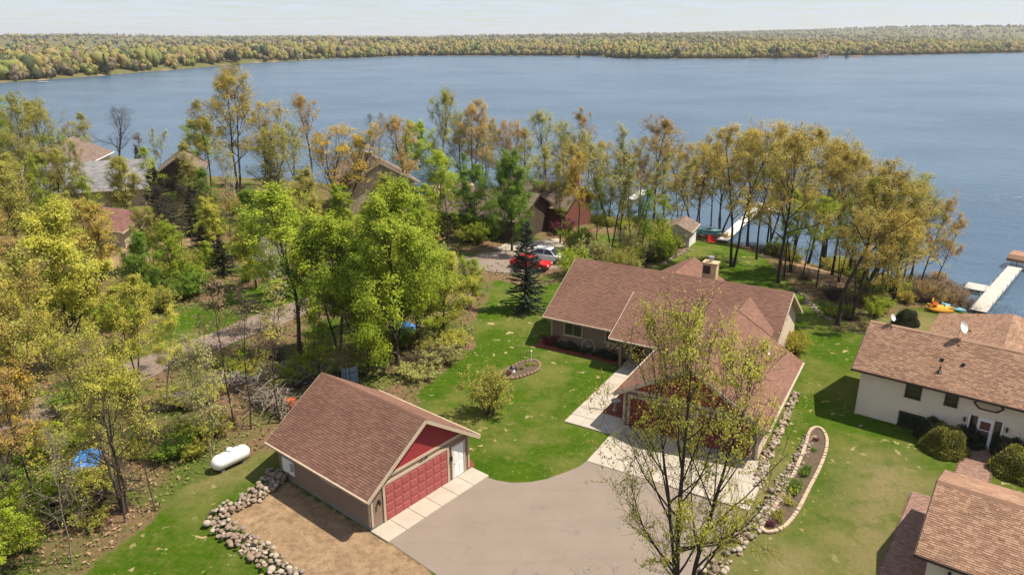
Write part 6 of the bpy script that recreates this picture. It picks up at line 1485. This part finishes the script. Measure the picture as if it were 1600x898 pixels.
# bird bath in the walk bed, wagon wheel under the windows
u = (3.66 + 9.5 * .862 - 9.3 * .507 * -1 * -1, 58.8); u = hx0(9.55, -9.2)
t = empty('bird_bath', (u[0], u[1], .06), 0, 'stone bird bath at the corner of the mulch bed beside the walkway', 'bird bath')
m = MB(); m.tube([(0, 0, 0), (0, 0, .1), (0, 0, .15), (0, 0, .7)], [.2, .2, .1, .08], 10); m.build('pedestal', MT['boulder3'], t); m = MB(); m.tube([(0, 0, .68), (0, 0, .76), (0, 0, .82), (0, 0, .79)], [.12, .3, .36, .3], 14); m.build('basin', MT['boulder3'], t)
u = hx0(3.75, -1.2); t = empty('wagon_wheel', (u[0], u[1], .05), HA, 'old wooden wagon wheel leaning under the front windows', 'wheel')
m = MB(); an = np.linspace(0, 2 * math.pi, 25)
m.tube([(.6 * math.cos(a), .12 * math.sin(a), .62 + .6 * math.sin(a)) for a in an], .045, 6); m.build('rim', MT['deadwood'], t)
for a in an[:-1:3]:
    m = MB(); m.tube([(0, 0, .62), (.58 * math.cos(a), .12 * math.sin(a), .62 + .58 * math.sin(a))], .025, 5); m.build('spoke', MT['deadwood'], t)
# paver path
def paver_field(name, loc, rz, a0, a1, b0, b1):
    t = empty(name, loc, rz); t['kind'] = 'structure'
    m = MB(); r = 0; b = b0
    while b < b1:
        a = a0 - (.11 if r % 2 else 0)
        while a < a1: m.box(a + .11, b + .05, .02 + rnd.uniform(-.004, .006), .205, .095, .08); a += .22
        b += .11; r += 1
    o = m.build('pavers', MT['brickpath'], t, fix=False); o['kind'] = 'stuff'
    return t
paver_field('paver_path', (23.95, 45.80, 0), NA, 6.75, 8.35, -8.0, -.12)
paver_field('paver_path', (18.50 + .55 * .798 + .5 * .603, 27.98 - .55 * .603 + .5 * .798, 0), NA, -1.9, -.12, -6.0, 9.0)
# ---------------------------------------------------------------- oddments in the wood
def tarp(label, u, w, d, h, seed, mat):
    g = random.Random(seed); n = 9; m = MB(); t = {}
    for i in range(n):
        for j in range(n):
            a, b = i / (n - 1) * 2 - 1, j / (n - 1) * 2 - 1; e = max(abs(a), abs(b))
            t[i, j] = (a * w / 2 + g.uniform(-.07, .07), b * d / 2 + g.uniform(-.07, .07), h * max(0, 1 - e ** 2.2) * g.uniform(.7, 1.1) + .03)
    for i in range(n - 1):
        for j in range(n - 1): m.poly([t[i, j], t[i + 1, j], t[i + 1, j + 1], t[i, j + 1]])
    o = m.build('tarp_cover', mat, None, smooth=False); o.location = (u[0], u[1], gz(*u)); o.rotation_euler.z = g.uniform(0, 3); tag(o, label, 'tarp'); return o
tarp('crumpled bright blue tarp among the leaf litter and saplings', (-26.35, 39.53), 2.4, 1.6, .7, 1, MT['tarp'])
tarp('blue tarp over a heap under the lime-green maples', (-9.84, 60.98), 2.8, 1.8, .9, 2, MT['tarp'])
u = (-12.16, 50.07); t = empty('pallet_stack', (u[0], u[1], 0), .5, 'blue-grey plastic pallets leaning upright behind the garage ridge', 'pallet')
for i in range(3):
    for j in range(2): box('panel', MT['bluegrey'], t, (-.26 + j * .53, 0, .35 + i * .46), (.48, .12, .40), 0, .02)
for s in (-1, 1): box('frame_post', MT['bluegrey'], t, (s * .57, .02, .8), (.08, .1, 1.6))
u = (-15.52, 46.26); t = empty('fuel_drum', (u[0], u[1], 0), 0, 'orange-red drum half hidden behind the garage corner', 'drum')
m = MB(); m.tube([(0, 0, 0), (0, 0, .85)], .32, 16); m.build('barrel', MT['orange'], t); m = MB(); m.tube([(0, 0, .3), (0, 0, .34)], .335, 16); m.tube([(0, 0, .6), (0, 0, .64)], .335, 16); m.build('hoop', MT['orange'], t)
def brush_pile(label, path, n, L, seed, mat, h=.9, w=1.6):
    g = random.Random(seed); t = empty('brush_pile', (path[0][0], path[0][1], 0), 0, label, 'brush pile'); b0 = Vector(path[0])
    m = MB()
    for k in range(n):
        i = g.randrange(len(path) - 1); c = Vector(path[i]).lerp(Vector(path[i + 1]), g.random()) - b0; a = g.uniform(0, 6.28); ll = L * g.uniform(.4, 1.2)
        x, y, z = c.x + g.gauss(0, w / 3), c.y + g.gauss(0, w / 3), g.uniform(.05, h); dz = g.uniform(-.25, .25) * ll
        p = [(x - math.cos(a) * ll / 2, y - math.sin(a) * ll / 2, max(.04, z - dz)), (x + g.uniform(-.1, .1), y + g.uniform(-.1, .1), z + .05), (x + math.cos(a) * ll / 2, y + math.sin(a) * ll / 2, max(.04, z + dz))]
        r = g.uniform(.015, .05); m.tube(p, [r, r * .9, r * .5], 4)
    o = m.build('branches', mat, t, fix=False); o['kind'] = 'stuff'; return t
brush_pile('long silvery pile of cut branches beside the lane', [(-23.20, 46.73), (-22.26, 49.01), (-20.17, 50.50), (-17.75, 51.38), (-16.27, 51.38)], 420, 1.5, 31, MT['deadwood'], .9, 1.9)
brush_pile('dark tangled brush heap in the leaf litter', [(-24.78, 35.08), (-24.20, 35.99), (-22.63, 35.08)], 220, 2.2, 32, MT['bark'], 1.0, 2.4)
brush_pile('grey heap of brushwood under the maples behind the garage', [(-15.49, 50.28), (-14.57, 52.52), (-13.70, 53.11)], 200, 1.3, 33, MT['deadwood'], .8, 1.6)
brush_pile('pale dead branches tangled beside the drum', [(-18.04, 46.26), (-16.98, 47.21), (-15.74, 45.34)], 150, 1.8, 34, MT['bark_pale'], 1.2, 1.6)
# ---------------------------------------------------------------- cars
def car(label, u, rz, paint, suv=False):
    z0 = gz(*u) + .07; t = empty('parked_car', (u[0], u[1], z0), rz, label, 'car', 'cars on the parking court')
    H = 1.65 if suv else 1.42; belt = .95 if suv else .86
    def side(prof, hw0, name, mat, parent, inset=.0):
        m = MB(); n = len(prof)
        A = [(x, -hw0(z), z) for x, z in prof]; B = [(x, hw0(z), z) for x, z in prof]
        m.poly(A); m.poly(B[::-1])
        for i in range(n): m.poly([A[i], A[(i + 1) % n], B[(i + 1) % n], B[i]])
        o = m.build(name, mat, parent)
        b = bmesh.new(); b.from_mesh(o.data); bmesh.ops.remove_doubles(b, verts=b.verts, dist=.001); bmesh.ops.recalc_face_normals(b, faces=b.faces); bmesh.ops.bevel(b, geom=[e for e in b.edges], offset=.04, segments=2, affect='EDGES', clamp_overlap=True); b.to_mesh(o.data); b.free(); return o
    body = side([(-2.25, .32), (2.2, .32), (2.3, .5), (2.25, .72), (1.3, belt), (-1.9, belt + .04), (-2.28, belt - .05), (-2.32, .6)], lambda z: .88 - .06 * max(0, (z - .6)), 'body', paint, t)
    cab = [(1.05, belt - .02), (.35, H - .06), (-.3, H), (-1.3 if not suv else -1.75, H - .05), (-1.95 if not suv else -2.1, belt)]
    side(cab, lambda z: .80 - .32 * (z - belt), 'cabin', paint, t)
    k = (H - belt)
    for s in (-1, 1):
        m = MB(); g_ = lambda x, z: (x, s * (.807 - .32 * (z - belt)), z)
        m.poly([g_(.85, belt + .06), g_(.33, H - .14), g_(-.35, H - .1), g_(-.35, belt + .06)]); m.poly([g_(-.43, belt + .06), g_(-.43, H - .1), g_(-1.25, H - .13), g_(-1.65, belt + .1)]); m.build('side_window', MT['glass'], t, fix=False)
    m = MB(); m.poly([(1.08, -.68, belt + .05), (1.08, .68, belt + .05), (.44, .6, H - .08), (.44, -.6, H - .08)]); m.build('windscreen', MT['glass'], t, fix=False)
    xr = -1.3 if not suv else -1.75; xb = -1.95 if not suv else -2.1
    m = MB(); m.poly([(xb - .03, .68, belt + .1), (xb - .03, -.68, belt + .1), (xr - .08, -.6, H - .09), (xr - .08, .6, H - .09)]); m.build('rear_window', MT['glass'], t, fix=False)
    for x in (1.4, -1.4):
        for s in (-1, 1):
            m = MB(); m.tube([(x, s * .70, .33), (x, s * .90, .33)], .33, 16); w_ = m.build('wheel', MT['rubber'], t)
            m = MB(); m.tube([(x, s * .895, .33), (x, s * .91, .33)], .2, 10); m.build('rim', MT['metal'], w_)
    for s in (-1, 1):
        box('headlight', MT['white'], t, (2.24, s * .62, .66), (.1, .32, .13), 0, .02); box('tail_light', MT['redpl'], t, (-2.29, s * .68, .74), (.08, .22, .16), 0, .02)
    return t
car('red sedan on the parking court half hidden by the spruce', (2.17, 79.47), -.42, MT['carred'])
car('white sport utility vehicle parked beyond the red sedan', (4.32, 81.95), -.45, MT['carwhite'], True)
# reeds standing in the shallow water
g = np.random.default_rng(77); n = 1600
t_ = g.uniform(0, 1, n); rx_ = 40 + t_ * 12 + g.normal(size=n) * 2.2; ry_ = np.interp(rx_, SHX, SHY) + np.abs(g.normal(size=n)) * 4.5 + .3
hh = g.uniform(.3, 1.1, n); le = g.normal(size=(n, 2)) * .12
Vr = np.stack([np.stack([rx_ - .02, ry_, np.full(n, LAKE_Z - .2)], -1), np.stack([rx_ + .02, ry_, np.full(n, LAKE_Z - .2)], -1), np.stack([rx_ + le[:, 0], ry_ + le[:, 1], LAKE_Z + hh], -1)], 1).reshape(-1, 3)
o = link('reeds', np_mesh('reeds', Vr, np.arange(n * 3).reshape(-1, 3)), None, M('dry_reed', (.20, .16, .09), (.12, .10, .06), 2, .9, 0)); o['kind'] = 'stuff'; tag(o, 'thin dry reeds standing in the shallow water by the brush', 'reeds')

# ---------------------------------------------------------------- air
m = MB(); m.box(0, 3950, 25, 13000, 8200, 70)
haze = m.build('haze', None); haze['kind'] = 'stuff'; tag(haze, 'thin pale summer haze over the lake and hills', 'haze')
hm = bpy.data.materials.new('thin_haze'); hm.use_nodes = True; hn = hm.node_tree; hn.nodes.remove(hn.nodes['Principled BSDF'])
pv = hn.nodes.new('ShaderNodeVolumePrincipled'); pv.inputs['Color'].default_value = (.86, .90, .96, 1); pv.inputs['Density'].default_value = .00008; pv.inputs['Anisotropy'].default_value = .2
hn.links.new(pv.outputs[0], hn.nodes['Material Output'].inputs['Volume'])
haze.data.materials.append(hm)
